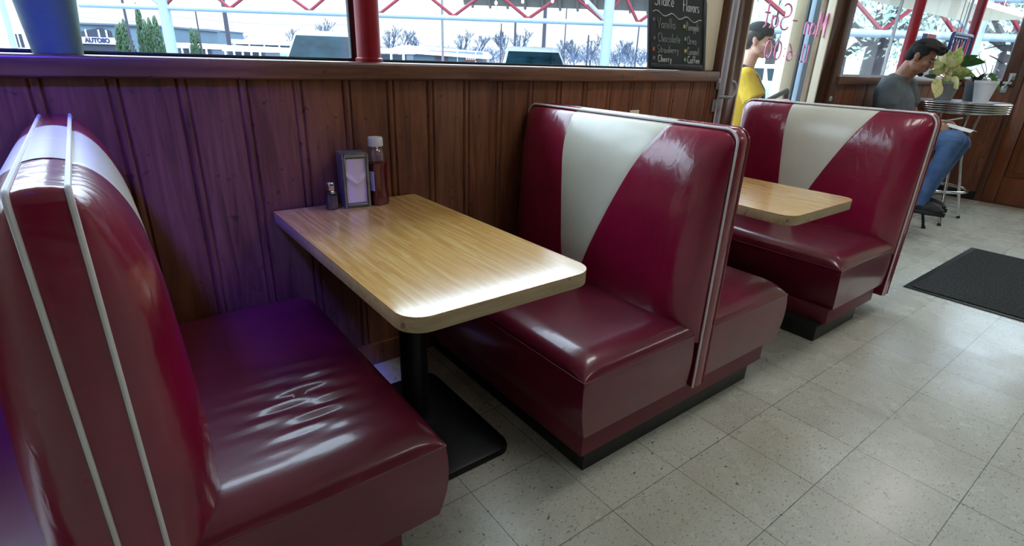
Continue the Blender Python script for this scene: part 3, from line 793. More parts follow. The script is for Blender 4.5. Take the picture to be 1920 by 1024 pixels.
# bar stools
def stool(c, zs, lb, mat, foot=.27, seat_r=.18, rung=.25):
    t = thing('bar_stool', lb, 'stool', c, 'bar stools')
    c = Vector(c)
    MB().lathe([(seat_r*.9, zs-.07), (seat_r, zs-.055), (seat_r, zs-.02), (seat_r*.93, zs), (.01, zs+.004)], 32, c).build('seat', 'leather_dark', t, smooth=True)
    for k in range(4):
        a = PI/4+PI/2*k; dv = Vector((math.cos(a), math.sin(a), 0)) * math.sqrt(2)
        MB().tube([c+dv*.11+Vector((0, 0, zs-.07)), c+dv*foot+Vector((0, 0, .004))], .0115, 10).build('leg', mat, t, smooth=True)
        f = c+dv*foot; MB().lathe([(.017, 0), (.017, .012), (.012, .02)], 12, (f.x, f.y, 0)).build('foot_cap', 'kick', t, smooth=True)
    r = (foot-(foot-.11)*rung/(zs-.07))*math.sqrt(2)
    MB().tube([c+Vector((r*math.cos(2*PI*i/40), r*math.sin(2*PI*i/40), rung)) for i in range(40)], .010, 8, closed=True).build('foot_ring', mat, t, smooth=True)
    return t
stool((4.28, .84, 0), .69, 'black-legged bar stool under the seated man', 'black_metal', .245, rung=.20)

# pots and plants
def leaf(mb, base, dirv, length, width, droop=.5, up=Vector((0, 0, 1)), n=9, mi=0, roll=0., fold=.25):
    d = Vector(dirv).normalized(); side = d.cross(up)
    if side.length < .05: side = Vector((1, 0, 0))
    side.normalize(); side = Quaternion(d, roll) @ side
    pts = []; p = Vector(base); 
    for i in range(n+1):
        s = i/n
        wdt = width*(math.sin(PI*min(1, s**.75))**.9)*.5+.0006
        nrm = side.cross(d).normalized()
        pts.append((p-side*wdt+nrm*wdt*fold, p.copy(), p+side*wdt+nrm*wdt*fold))
        p = p+d*(length/n)
        d = (d+Vector((0, 0, -1))*droop/n).normalized()
    o = []
    for a, b, c in pts: o += [a, b, c]
    fs = []
    for i in range(n):
        fs += [(i*3, i*3+1, i*3+4, i*3+3), (i*3+1, i*3+2, i*3+5, i*3+4)]
    return mb.add(o, fs, mi)
def leaf_mat(name, edge, mid, pink=None):
    t = NT(name); n = t.noise(26, 4, .6, None, .6)
    st = [(.32, edge), (.5, mid)]
    if pink: st.append((.72, pink))
    t.color(t.ramp(n, st)); t.set(Roughness=.4, Subsurface_Weight=0.)
    return t.m
M['leaf_cream'] = leaf_mat('variegated_leaf', S(120, 140, 60), S(206, 204, 142), S(226, 196, 168))
M['leaf_varieg'] = leaf_mat('variegated_green_leaf', S(84, 116, 48), S(150, 172, 90), S(210, 206, 150))
M['leaf_green'] = leaf_mat('green_leaf', S(40, 84, 34), S(76, 128, 54))
M['leaf_dark'] = leaf_mat('dark_green_leaf', S(26, 50, 40), S(52, 84, 66))
M['stem'] = simple('plant_stem', S(214, 170, 140), .5)
M['twig'] = simple('dry_twig', S(90, 84, 76), .7)
M['pot_grey'] = simple('grey_plastic_pot', S(112, 116, 116), .6, var=.06); M['pot_dark'] = simple('slate_plastic_pot', S(84, 94, 102), .55, var=.06); M['pot_white'] = simple('white_plastic_pot', S(222, 226, 232), .4, var=.03)
def pot(t, c, r0, r1, h, mat):
    mb = MB(); mb.lathe([(.002, 0), (r0, 0), (r1, h*.86), (r1+.004, h*.87), (r1+.005, h), (r1-.002, h), (r1-.004, h*.88)], 32, c, cap=False); mb.build('pot', mat, t, smooth=True)
    MB().lathe([(r1-.004, h*.84), (r1-.004, h*.89), (.004, h*.9)], 24, c).build('soil', 'soil', t)
PZ = TT+.0006
c1 = onz(1760, 184, TT); c1 = Vector((c1.x, c1.y, PZ))
c1 = Vector((4.83, .83, PZ))
t = thing('potted_aglaonema', 'large potted plant with pale cream-green leaves on the pub table', 'plant', c1)
pot(t, c1, .062, .088, .15, 'pot_grey')
head = c1+Vector((0, 0, .15))
tgt = [  # where the leaf tips reach, as photographed
 (1755, 180, 1765, 148, .060, 'leaf_cream'), (1758, 118, 1768, 140, .05, 'leaf_cream'), (1780, 98, 1772, 132, .055, 'leaf_cream'), (1800, 92, 1780, 128, .055, 'leaf_varieg'),
 (1796, 106, 1776, 130, .055, 'leaf_cream'), (1760, 108, 1768, 134, .05, 'leaf_varieg'), (1842, 118, 1800, 122, .055, 'leaf_green'), (1818, 134, 1786, 140, .045, 'leaf_varieg'),
 (1746, 112, 1764, 136, .045, 'leaf_cream'), (1768, 92, 1770, 128, .045, 'leaf_cream'), (1816, 108, 1786, 130, .05, 'leaf_cream'), (1830, 106, 1796, 120, .035, 'leaf_green'), (1776, 160, 1774, 142, .045, 'leaf_varieg'), (1824, 142, 1792, 138, .035, 'leaf_varieg'),
 (1794, 165, 1782, 146, .04, 'leaf_cream'), (1806, 148, 1784, 142, .04, 'leaf_varieg'), (1745, 134, 1762, 142, .045, 'leaf_cream'), (1735, 142, 1752, 148, .035, 'leaf_green'), (1786, 120, 1776, 136, .05, 'leaf_varieg'), (1770, 126, 1772, 138, .055, 'leaf_cream')]
for (u1, v1, u0, v0, w, mt) in tgt:
    dd = 4.46+rnd.uniform(-.07, .07)
    a = at(u0, v0, 4.48); b = at(u1, v1, dd)
    st = MB(); mid = (head+a)/2+Vector((0, 0, .01)); st.tube([head-Vector((0, 0, .02)), mid, a], .004, 6); 
    L = (b-a).length
    lo = MB(); d = (b-a).normalized()
    vdir = (a-CAM).normalized()
    # blade faces roughly toward the room
    leaf(lo, a, d+Vector((0, 0, .12)), L*1.15, w*2.0, .25, up=(vdir+Vector((rnd.uniform(-.5, .5), rnd.uniform(-.5, .5), rnd.uniform(.2, .8)))).normalized(), n=10)
    l_ = lo.build('leaf', mt, t, smooth=True, angle=3); st.build('stem', 'stem', l_, smooth=True)
c2 = onz(1818, 187, TT); c2 = Vector((5.08, .70, PZ))
t = thing('potted_plant', 'dark slate pot with a small dark-leaved plant, middle pot on the pub table', 'plant', c2)
pot(t, c2, .052, .066, .15, 'pot_dark')
h = c2+Vector((0, 0, .13))
for k in range(9):
    a = 2*PI*k/9+.3; lo = MB(); leaf(lo, h, Vector((math.cos(a)*.5, math.sin(a)*.5, .7+.3*rnd.random())), .10+.05*rnd.random(), .035, .9); lo.build('leaf', 'leaf_dark', t, smooth=True, angle=3)
c3 = Vector((4.96, .60, PZ))
t = thing('potted_plant', 'white tapered pot with twigs and trailing green leaves, rightmost on the pub table', 'plant', c3)
pot(t, c3, .050, .078, .17, 'pot_white')
h = c3+Vector((0, 0, .15))
for k, (u1, v1) in enumerate(((1862, 138), (1870, 143), (1872, 158), (1876, 168), (1858, 142))):
    b = at(u1, v1, 4.62); a = at(1858, 147, 4.62)
    lo = MB(); leaf(lo, a, (b-a)+Vector((0, 0, .015)), max(.05, (b-a).length*1.1), .045, .5, up=Vector((-.8, 0, .6))); lo.build('leaf', 'leaf_green', t, smooth=True, angle=3)
for pts in (((1845, 150), (1838, 140), (1830, 128), (1820, 133)), ((1847, 150), (1858, 138), (1862, 122)), ((1846, 150), (1850, 130), (1846, 112)), ((1850, 150), (1840, 120), (1835, 100), (1840, 97))):
    MB().tube([at(u, v, 4.62) for u, v in pts], .0025, 6).build('twig', 'twig', t, smooth=True)
for pts in (((1846, 92), (1862, 88), (1880, 85), (1895, 84)), ((1855, 104), (1868, 110), (1880, 119))):
    MB().tube([at(u, v, 4.62) for u, v in pts], [.003, .005, .005, .002][:len(pts)], 6).build('twig', 'twig', t, smooth=True)
# hanging neon sign seen from behind
M['sign_blue'] = simple('blue_sign_frame', S(36, 60, 120), .4); M['sign_red'] = simple('red_tube', S(226, 70, 76), .35); M['wire'] = simple('thin_wire', S(90, 90, 96), .5)
A, B_, C_, D_ = [ony(*q, 1.09) for q in ((1788, 62), (1824, 67), (1806, 108), (1770, 104))]
t = thing('window_sign', 'blue framed electric sign with red letters hanging in the corner window', 'sign', (A+B_)/2)
sx, sz = B_.x-A.x, A.z-D_.z
SP = lambda u, v, h=0: Vector((A.x+sx*u, 1.09-h, A.z-.25*0-sz*1.05*v))
loop = []
for (cx, cy, a0) in ((.92, .1, -90), (.92, .9, 0), (.08, .9, 90), (.08, .1, 180)):
    for a in range(0, 91, 30): loop.append(SP(cx+.08*math.cos(math.radians(a0+a)), cy+.1*math.sin(math.radians(a0+a))))
MB().tube(loop, .016, 8, closed=True).build('frame', 'sign_blue', t, smooth=True)
MB().add([SP(.12, .06, -.01), SP(.88, .06, -.01), SP(.88, .2, -.01), SP(.12, .2, -.01)], [(0, 1, 2, 3)]).build('top_bar', 'white', t)
mb = MB()
for u in (.18, .32, .46, .60, .74): mb.tube([SP(u, .15, .0), SP(u, .95, .0)], .010, 6)
mb.build('backing_bars', 'sign_blue', t, smooth=True)
mb = MB()
for u in (.25, .53, .82): mb.tube([SP(u, .3, .004), SP(u, .85, .004)], .012, 6)
mb.build('red_tubes', 'sign_red', t, smooth=True)
mb = MB()
for u in (.12, .3, .85, .93): mb.tube([SP(u, .02), Vector((SP(u, 0).x, 1.09, 2.25))], .003, 5)
mb.build('hanging_wires', 'wire', t)
p = ony(1767, 82, 1.12)
t = thing('window_sign', 'small red sign in the window left of the blue framed one', 'sign', p)
MB().box((p.x-.10, 1.215, p.z-.07), (p.x+.10, 1.22, p.z+.08)).build('sign_board', 'sign_red', t); MB().box((p.x-.22, 1.222, p.z-.10), (p.x-.10, 1.226, p.z+.08)).build('sign_back', 'sign_blue', t)

# ------------------------------------------------------------------ people
def skin_mat(name, c1, c2):
    t = NT(name); t.color(t.ramp(t.noise(14, 3), [(.3, c1), (.7, c2)])); t.set(Roughness=.48, Subsurface_Weight=.0); t.bump(t.noise(120), .05, .002); return t.m
M['skin_m'] = skin_mat('tan_skin', S(150, 104, 82), S(174, 126, 100)); M['skin_f'] = skin_mat('fair_skin', S(222, 176, 152), S(236, 194, 172))
def cloth(name, c1, c2, sc_=8, b=.35):
    t = NT(name); t.color(t.ramp(t.noise(sc_, 4, .6), [(.3, c1), (.7, c2)])); t.set(Roughness=.85); 
    n0 = t.bump(t.noise(14, 3, .5, t.coord((1, 1, .5)), 1.5), b, .02); t.bump(t.noise(400, 1), .1, .001, n0); return t.m
M['tee_grey'] = cloth('grey_tshirt', S(74, 82, 86), S(98, 106, 112)); M['tee_logo'] = cloth('maroon_print', S(70, 24, 38), S(90, 34, 50))
M['jeans'] = cloth('blue_denim', S(52, 84, 134), S(92, 124, 168), 7, .5)
M['shoe'] = simple('black_shoe', S(30, 32, 34), .55); M['sole'] = simple('shoe_sole', S(24, 26, 28), .6)
M['hair_black'] = simple('black_hair', S(12, 11, 12), .75, var=.4, scale=60, bump=.8, bscale=110)
M['hair_grey'] = simple('dark_hair', S(58, 56, 58), .5, var=.3, scale=50, bump=.5, bscale=120)
M['cap_dark'] = cloth('dark_cap', S(34, 40, 46), S(50, 56, 62))
M['tee_yellow'] = cloth('yellow_tshirt', S(214, 176, 40), S(236, 200, 70)); M['apron'] = cloth('grey_apron', S(58, 62, 74), S(76, 80, 92))
M['brow'] = simple('brow', S(34, 26, 24), .7); M['lip'] = simple('lips', S(140, 84, 76), .5); M['eye'] = simple('eye_dark', S(40, 30, 28), .25); M['eyewhite'] = simple('eye_white', S(200, 196, 190), .3)
class Frame:
    def __init__(s, o, f, up=Vector((0, 0, 1)), k=1.):
        s.o = Vector(o); s.f = Vector(f).normalized(); s.r = s.f.cross(up).normalized(); s.u = s.r.cross(s.f).normalized(); s.k = k
        s.rot = Matrix((s.r, s.f, s.u)).transposed()
    def __call__(s, r, f, u): return s.o+(s.r*r+s.f*f+s.u*u)*s.k
    def ell(s, mb, c, rad, tilt=0, mi=0, n=16):
        R_ = s.rot @ Matrix.Rotation(tilt, 3, 'X') if tilt else s.rot
        return mb.ell(s(*c), [q*s.k for q in rad], R_, n, mi)
def head_shape(mb, h, fem=False):
    """h: Frame at the centre of the head, x right, y forward, z up; about 0.23 tall"""
    h.ell(mb, (0, -.012, .032), (.074, .094, .082)); h.ell(mb, (0, .012, -.012), (.066, .078, .078))
    h.ell(mb, (0, .030, -.052), (.054, .056, .052)); h.ell(mb, (0, .058, -.088), (.027, .026, .022))
    h.ell(mb, (0, .066, .020), (.050, .024, .020))                       # brow
    mb.cap(h(0, .082, .012), .009*h.k, h(0, .106, -.026), .0125*h.k); h.ell(mb, (.011, .094, -.030), (.009, .012, .008)); h.ell(mb, (-.011, .094, -.030), (.009, .012, .008))
    h.ell(mb, (0, .080, -.052), (.024, .014, .0075)); h.ell(mb, (0, .079, -.064), (.022, .014, .0075))
    for s_ in (-1, 1):
        h.ell(mb, (s_*.042, .058, -.020), (.022, .024, .018)); h.ell(mb, (s_*.052, .014, -.066), (.018, .040, .022), -.35)
        h.ell(mb, (s_*.074, -.012, -.006), (.010, .018, .032), .2); h.ell(mb, (s_*.080, -.020, .012), (.006, .014, .016))
def hand_shape(mb, wrist, pdir, ndir, k=1., curl=.9, side=1):
    """palm from the wrist along pdir, palm facing ndir; four fingers and a thumb"""
    p = Vector(pdir).normalized(); n = Vector(ndir); n = (n-p*n.dot(p)).normalized(); s = p.cross(n)*side
    w = Vector(wrist)
    for i in range(4):
        o = (i-1.5)*.021*k
        mb.cap(w+s*o*.6+p*.012, .014*k, w+s*o+p*.085*k, .0125*k)
        b = w+s*o+p*.088*k; d = p.copy(); ln = (.042, .047, .044, .034)[i]*k
        for j in range(3):
            d = (d+n*curl*(.55+.12*i*.3)).normalized(); e = b+d*ln*(1, .68, .5)[j]
            mb.cap(b, (.0095-.0008*j)*k, e, (.0088-.0008*j)*k, 8); b = e
    b = w+s*(-.03*k)+p*.028*k
    d = (p*.7-s*.8+n*.35).normalized(); e = b+d*.042*k; mb.cap(b, .0125*k, e, .010*k, 8)
    d = (p+n*.5-s*.15).normalized(); mb.cap(e, .0098*k, e+d*.034*k, .0082*k, 8)
def ringv(fr, c, a, b, n=20, p=2.4):
    out = []
    for k in range(n):
        t_ = 2*PI*k/n; cc, ss = math.cos(t_), math.sin(t_); f = (abs(cc)**p+abs(ss)**p)**(-1/p)
        out.append(fr(c[0]+a*f*cc, c[1]+b*f*ss, c[2]))
    return out
# --- seated man
man = thing('person', 'man in grey t-shirt and blue jeans on a bar stool looking down, holding paper', 'person', (4.17, .84, .70))
mf = Frame((4.17, 0, 0), (.06, -1, 0))
FW = lambda y: -(y)            # world y -> forward coordinate of the frame (origin y = 0)
def MP(x, y, z): return Vector((x, y, z))
# head: pitched down
hd = Frame((4.165, .865, 1.352), (.10, -.90, -.42), k=1.03)
sk = MB(); head_shape(sk, hd)
sk.cap((4.168, .985, 1.16), .064, (4.166, .92, 1.30), .055); sk.cap((4.168, .95, 1.19), .055, (4.166, .895, 1.27), .05)
torso = [(.86, .735, .165, .115), (.87, .80, .165, .12), (.90, .88, .16, .118), (.935, .97, .172, .122), (.955, 1.05, .185, .118), (.975, 1.12, .180, .10), (.985, 1.17, .12, .075), (.985, 1.20, .07, .06)]
def torso_rings(grow, rows):
    return [ringv(mf, (0, -y, z), a+grow, b+grow, 24) for y, z, a, b in rows]
sk.loft(torso_rings(-.008, torso))
shR = Vector((3.985, .965, 1.125)); elR = Vector((3.955, .905, .875)); wrR = Vector((4.03, .655, .885))
shL = Vector((4.35, .965, 1.125)); elL = Vector((4.40, .87, .875)); wrL = Vector((4.27, .625, .885))
for a, b, c in ((shR, elR, wrR), (shL, elL, wrL)):
    sk.cap(a, .056, b, .043); sk.cap(b, .042, c, .028)
hipR, hipL = Vector((4.07, .86, .765)), Vector((4.27, .86, .765))
knR, knL = Vector((4.045, .465, .790)), Vector((4.235, .475, .750))
anR, anL = Vector((4.050, .560, .335)), Vector((4.245, .60, .335))
for a, b, c in ((hipR, knR, anR), (hipL, knL, anL)):
    sk.cap(a, .085, b, .055); sk.cap(b, .052, c+Vector((0, 0, -.03)), .036)
hand_shape(sk, wrR, (.05, -.9, -.12), (.55, -.1, -.75), 1.05, .75, 1)
hand_shape(sk, wrL, (-.35, -.85, -.05), (-.5, -.1, -.75), 1.05, .75, -1)
body = sk.build('body', 'skin_m', man); remesh(body, .0065, 3, .4)
# t-shirt
ts = MB(); ts.loft(torso_rings(.012, torso[:-1]+[(.985, 1.212, .082, .070)]))
for a, b in ((shR, elR), (shL, elL)):
    d = (b-a); ts.cap(a-d*.05, .078, a+d*.42, .076); ts.tube([a+d*.30, a+d*.52], [.078, .078], 20)
ts.ell((4.168, .985, 1.172), (.145, .078, .050)); ts.ell((4.168, .99, 1.20), (.08, .072, .04))
tee = ts.build('t_shirt', 'tee_grey', man); remesh(tee, .008, 5, .5)
# jeans
jn = MB()
jn.loft([ringv(mf, (0, -.86, z), a, b, 24) for z, a, b in ((.695, .17, .15), (.74, .185, .155), (.80, .175, .135), (.84, .165, .125))])
for a, b, c in ((hipR, knR, anR), (hipL, knL, anL)):
    jn.cap(a, .098, b, .072); jn.cap(b+Vector((0, .0, .0)), .070, b.lerp(c, .5), .064); jn.tube([b.lerp(c, .3), b.lerp(c, .7), c+Vector((0, 0, -.02))], [.064, .060, .058], 18)
    jn.tube([c+Vector((0, 0, .02)), c+Vector((0, .0, -.055))], [.060, .064], 18)
je = jn.build('jeans', 'jeans', man); remesh(je, .008, 4, .5)
for c in (anR, anL):
    sh = MB(); 
    sh.ell(c+Vector((0, .0, -.04)), (.046, .060, .06)); sh.ell(c+Vector((0, -.065, -.062)), (.048, .10, .046)); sh.ell(c+Vector((0, -.12, -.074)), (.044, .06, .028))
    s_ = sh.build('shoe', 'shoe', man); remesh(s_, .006, 4, .5)
    so = MB(); so.loft([[c+Vector((x*w_, y-.055, z)) for x, y in [(.042*math.cos(2*PI*k/24)*(1+.15*math.sin(2*PI*k/24)), .135*math.sin(2*PI*k/24)) for k in range(24)]] for w_, z in ((1, -.115), (1.05, -.112), (1.05, -.088), (1, -.085))])
    so.build('sole', 'sole', s_, smooth=True)
# hair: short sides, curly top falling forward
hr = MB()
hd.ell(hr, (0, -.022, .040), (.078, .093, .078)); hd.ell(hr, (0, -.055, .0), (.068, .058, .060))
rh = random.Random(3)
for k in range(130):
    a = rh.uniform(0, 2*PI); rr = math.sqrt(rh.random()); x = .066*rr*math.cos(a); y = .088*rr*math.sin(a)+.008
    z = .125-.045*rr*rr-.25*max(0, y-.06); hd.ell(hr, (x, y, z), (.017+.008*rh.random(), .019+.008*rh.random(), .015), 0, 0, 8)
for k in range(40):
    x = rh.uniform(-.045, .045); hd.ell(hr, (x, .075+.030*rh.random(), .070+.045*rh.random()), (.016, .02, .014), 0, 0, 8)
for s_ in (-1, 1): hd.ell(hr, (s_*.070, -.012, .045), (.012, .055, .035)); hd.ell(hr, (s_*.072, .010, .012), (.006, .010, .03))
hair = hr.build('hair', 'hair_black', man); remesh(hair, .004, 0, .4)
for s_ in (-1, 1):
    e = MB(); e.cap(hd(s_*.020, .088, .022), .0042, hd(s_*.052, .070, .024), .0035, 8); e.build('eyebrow', 'brow', man, smooth=True)
    e = MB(); hd.ell(e, (s_*.033, .0745, .0), (.013, .010, .004)); e.build('eye', 'eye', man, smooth=True)
e = MB(); hd.ell(e, (0, .090, -.0575), (.019, .006, .0035)); e.build('lips', 'lip', man, smooth=True)
e = MB(); hd.ell(e, (0, .070, -.094), (.026, .021, .017)); hd.ell(e, (0, .088, -.044), (.022, .006, .004)); e.build('beard', 'hair_black', man, smooth=True)
# paper and pen held by the man
pp = tag(MB().grid(lambda u, v: Vector((4.06+.16*u, .56-.17*v, .885-.035*v+.012*math.sin(PI*u))), 6, 6).build('paper', simple('white_paper', S(226, 228, 230), .7, var=.03)), 'white paper the seated man holds on his knee', 'paper')
pp.modifiers.new('s', 'SOLIDIFY').thickness = .002
tag(MB().tube([(4.05, .60, .905), (4.10, .47, .945)], .005, 8).build('pen', 'steel', smooth=True), 'slim grey pen in the hand of the seated man', 'pen')

# --- woman outside the glass door
wo = thing('person', 'woman in yellow t-shirt and grey apron standing behind the glass door', 'person', (2.98, 1.62, -.05))
WP0 = Vector((2.985, 1.545, 1.414)); wn = Vector((.868, .497, 0)); wr_ = Vector((.497, -.868, 0))
WQ = lambda a, b, z: WP0+wr_*a+wn*b+Vector((0, 0, z))          # a toward where she faces, b away from the glass
wf = Frame(WQ(0, 0, 0), wr_)
wh = Frame(WQ(.005, 0, .005), wr_+Vector((0, 0, -.12))-wn*.10, k=1.0)
sk = MB(); head_shape(sk, wh, True)
sk.cap(WQ(-.05, 0, -.22), .055, WQ(-.02, 0, -.08), .05)
rows = [(-.80, -.06, .15, .12), (-.70, -.06, .165, .125), (-.58, -.05, .14, .11), (-.46, -.035, .15, .115), (-.34, -.03, .165, .12), (-.25, -.04, .16, .10), (-.20, -.05, .11, .07)]
def wr_rings(grow, rows): return [ringv(wf, (0, f, z), a+grow, b+grow, 24) for z, f, a, b in rows]
sk.loft(wr_rings(-.01, rows))
WshN, WelN, WwrN = WQ(-.03, -.165, -.255), WQ(.075, -.20, -.42), WQ(.27, -.14, -.40)
WshF, WelF, WwrF = WQ(-.03, .165, -.255), WQ(.02, .19, -.50), WQ(.20, .12, -.44)
for a, b, c in ((WshN, WelN, WwrN), (WshF, WelF, WwrF)):
    sk.cap(a, .05, b, .038); sk.cap(b, .037, c, .025)
for s_ in (-1, 1):
    a = WQ(-.05, s_*.085, -.80); b = WQ(-.04, s_*.085, -1.13); gz = -.05-WP0.z
    sk.cap(a, .085, b, .055); sk.cap(b, .052, WQ(-.05, s_*.085, gz+.09), .036); sk.cap(WQ(-.05, s_*.085, gz+.06), .035, WQ(.07, s_*.085, gz+.035), .028)
hand_shape(sk, WwrN, wr_*.9+Vector((0, 0, -.1)), Vector((0, 0, -1)), .95, .6, 1); hand_shape(sk, WwrF, wr_*.9, Vector((0, 0, -1)), .95, .6, -1)
b_ = sk.build('body', 'skin_f', wo); remesh(b_, .007, 3, .4)
ts = MB(); ts.loft(wr_rings(.014, rows))
for a, b in ((WshN, WelN), (WshF, WelF)):
    d = b-a; ts.cap(a-d*.05, .076, a+d*.4, .074); ts.tube([a+d*.3, a+d*.80], [.075, .080], 18)
tw = ts.build('t_shirt', 'tee_yellow', wo); remesh(tw, .008, 5, .5)
ap = MB()
for s_ in (-1, 1):
    pts = [WQ(-.115, s_*.03, -.17), WQ(-.06, s_*.085, -.165), WQ(.04, s_*.085, -.235), WQ(.105, s_*.07, -.33), WQ(.12, s_*.06, -.42)]
    ap.tube(pts, .026, 10, flat=.5)
ap.loft([ringv(wf, (0, .005+dy, z), w, .125, 24) for z, w, dy in ((-.86, .168, -.03), (-.70, .172, -.03), (-.58, .14, -.02), (-.42, .11, .005), (-.40, .105, .005))])
aw = ap.build('apron', 'apron', wo); remesh(aw, .009, 4, .5)
pn = MB()
pn.loft([ringv(wf, (0, -.055, z), a, b, 20) for z, a, b in ((-.86, .175, .135), (-.78, .178, .137), (-.72, .17, .13))])
for s_ in (-1, 1):
    gz = -.05-WP0.z; pn.cap(WQ(-.05, s_*.085, -.84), .098, WQ(-.04, s_*.085, -1.13), .075); pn.tube([WQ(-.04, s_*.085, -1.10), WQ(-.05, s_*.085, gz+.08)], [.074, .068], 18)
pn_ = pn.build('trousers', 'cap_dark', wo); remesh(pn_, .01, 4, .5)
for s_ in (-1, 1):
    gz = -.05-WP0.z; sh = MB(); sh.ell(WQ(-.05, s_*.085, gz+.045), (.05, .05, .045)); sh.ell(WQ(.03, s_*.085, gz+.034), (.06, .07, .034)); o = sh.build('shoe', 'shoe', wo); remesh(o, .008, 3, .5)
hr = MB(); wh.ell(hr, (0, -.022, .034), (.081, .096, .082)); wh.ell(hr, (0, -.055, -.004), (.070, .055, .066)); wh.ell(hr, (0, -.105, .03), (.04, .035, .04))
for s_ in (-1, 1): wh.ell(hr, (s_*.070, -.020, .035), (.014, .05, .035))
o = hr.build('hair', 'hair_grey', wo); remesh(o, .006, 2, .4)
cp = MB(); wh.ell(cp, (0, -.008, .066), (.085, .098, .066)); o = cp.build('cap', 'cap_dark', wo, smooth=True)
for s_ in (-1, 1):
    e = MB(); e.cap(wh(s_*.020, .087, .020), .0036, wh(s_*.05, .070, .021), .003, 8); e.build('eyebrow', 'brow', wo, smooth=True)
    e = MB(); wh.ell(e, (s_*.033, .075, .0), (.013, .010, .005)); e.build('eye', 'eye', wo, smooth=True)
e = MB(); wh.ell(e, (0, .090, -.0575), (.019, .006, .004)); e.build('lips', 'lip', wo, smooth=True)

# ------------------------------------------------------------------ outdoors
GZ = -.05
def ground_mat():
    t = NT('sunlit_asphalt'); t.color(t.ramp(t.noise(.6, 4), [(.3, S(120, 124, 126)), (.7, S(146, 148, 150))])); t.set(Roughness=.9); return t.m
M['ground'] = ground_mat()
struct(MB().box((-60, 1.3, GZ-.1), (150, 150, GZ)).build('ground', 'ground'))
struct(MB().box((XR+.13, -80, GZ-.1), (150, 1.3, GZ-.001)).build('ground_right', 'ground'))
M['canopy_white'] = simple('canopy_white_steel', S(128, 150, 172), .5, var=.05); M['canopy_red'] = simple('canopy_red_steel', S(112, 20, 40), .5, var=.1)
M['canopy_roof'] = simple('canopy_roof_deck', S(96, 90, 84), .8, var=.2, scale=3)
M['bulb'] = simple('string_bulb', S(236, 238, 236), .3)
def level(u, v, d, dz=0.): p = at(u, v, d); return p
def canopy(lb, posts, beam_px, d, nodes, roof=None, tube_r=.055, zig=.62):
    a = at(beam_px[0][0], beam_px[0][1], d); b = at(beam_px[1][0], beam_px[1][1], d)
    t = thing('drive_in_canopy', lb, 'canopy', (a.x, a.y, GZ), 'drive-in canopies')
    zb = (a.z+b.z)/2
    MB().tube([(a.x, a.y, zb), (b.x, b.y, zb)], tube_r, 10).build('beam', 'canopy_white', t, smooth=True)
    MB().tube([(a.x, a.y, zb+zig), (b.x, b.y, zb+zig)], tube_r*.8, 10).build('top_chord', 'canopy_white', t, smooth=True)
    L = (b-a).length; dirx = Vector((b.x-a.x, b.y-a.y, 0)).normalized()
    for u in posts:
        f = (u-beam_px[0][0])/(beam_px[1][0]-beam_px[0][0]); p = a.lerp(b, f)
        MB().tube([(p.x, p.y, GZ), (p.x, p.y, zb+zig+.3)], .115, 14).build('column', 'canopy_white', t, smooth=True)
        MB().tube([(p.x, p.y, zb), (p.x-dirx.x*.9, p.y-dirx.y*.9, zb+.75)], .05, 8).build('brace', 'canopy_white', t, smooth=True)
    P = [a.lerp(b, (u-beam_px[0][0])/(beam_px[1][0]-beam_px[0][0])) for u in nodes]
    for i in range(len(P)):
        for q in (P[i].lerp(P[i-1], .5) if i else P[i]-dirx*.8, P[i].lerp(P[i+1], .5) if i+1 < len(P) else P[i]+dirx*.8):
            MB().tube([(P[i].x, P[i].y, zb+tube_r*.6), (q.x, q.y, zb+zig)], .034, 6).build('diagonal', 'canopy_red', t, smooth=True)
    if roof:
        z = zb+zig+.30; vs = [Vector((p.x, p.y, z)) for p in roof]; n = len(vs)
        mb = MB(); mb.add(vs+[v+Vector((0, 0, .15)) for v in vs], [tuple(range(n)), tuple(range(2*n-1, n-1, -1))]+[(i, (i+1) % n, n+(i+1) % n, n+i) for i in range(n)])
        # ribs of the deck
        for k in range(14):
            f = (k+.5)/14; p0 = vs[0].lerp(vs[1], f); p1 = vs[3].lerp(vs[2], f); mb.tube([p0-Vector((0, 0, .05)), p1-Vector((0, 0, .05))], .05, 6)
        mb.build('roof_deck', 'canopy_roof', t)
    return t
d0 = 12.
zr = 3.3
def zray(u, v, z): return onz(u, v, z)
zb0 = (at(200, 14, d0).z+at(1500, 51, d0).z)/2
canopy('white and red steel canopy frame seen through the booth window', (308, 1140), ((150, 13), (1330, 46)), d0, (310, 432, 581, 712, 850, 990, 1133, 1196),
       [at(860, 8, 12.3), at(1330, 20, 12.3), at(1330, 20, 19), at(870, 8, 19)])
canopy('white and red steel canopy beyond the window behind the seated man', (1826,), ((1380, 50), (2150, 84)), 8.6, (1500, 1652, 1790, 1915, 2060),
       [at(1380, 50, 8.8), at(2200, 84, 8.0), at(2200, 84, 10.6), at(1380, 50, 11)], tube_r=.06, zig=.55)
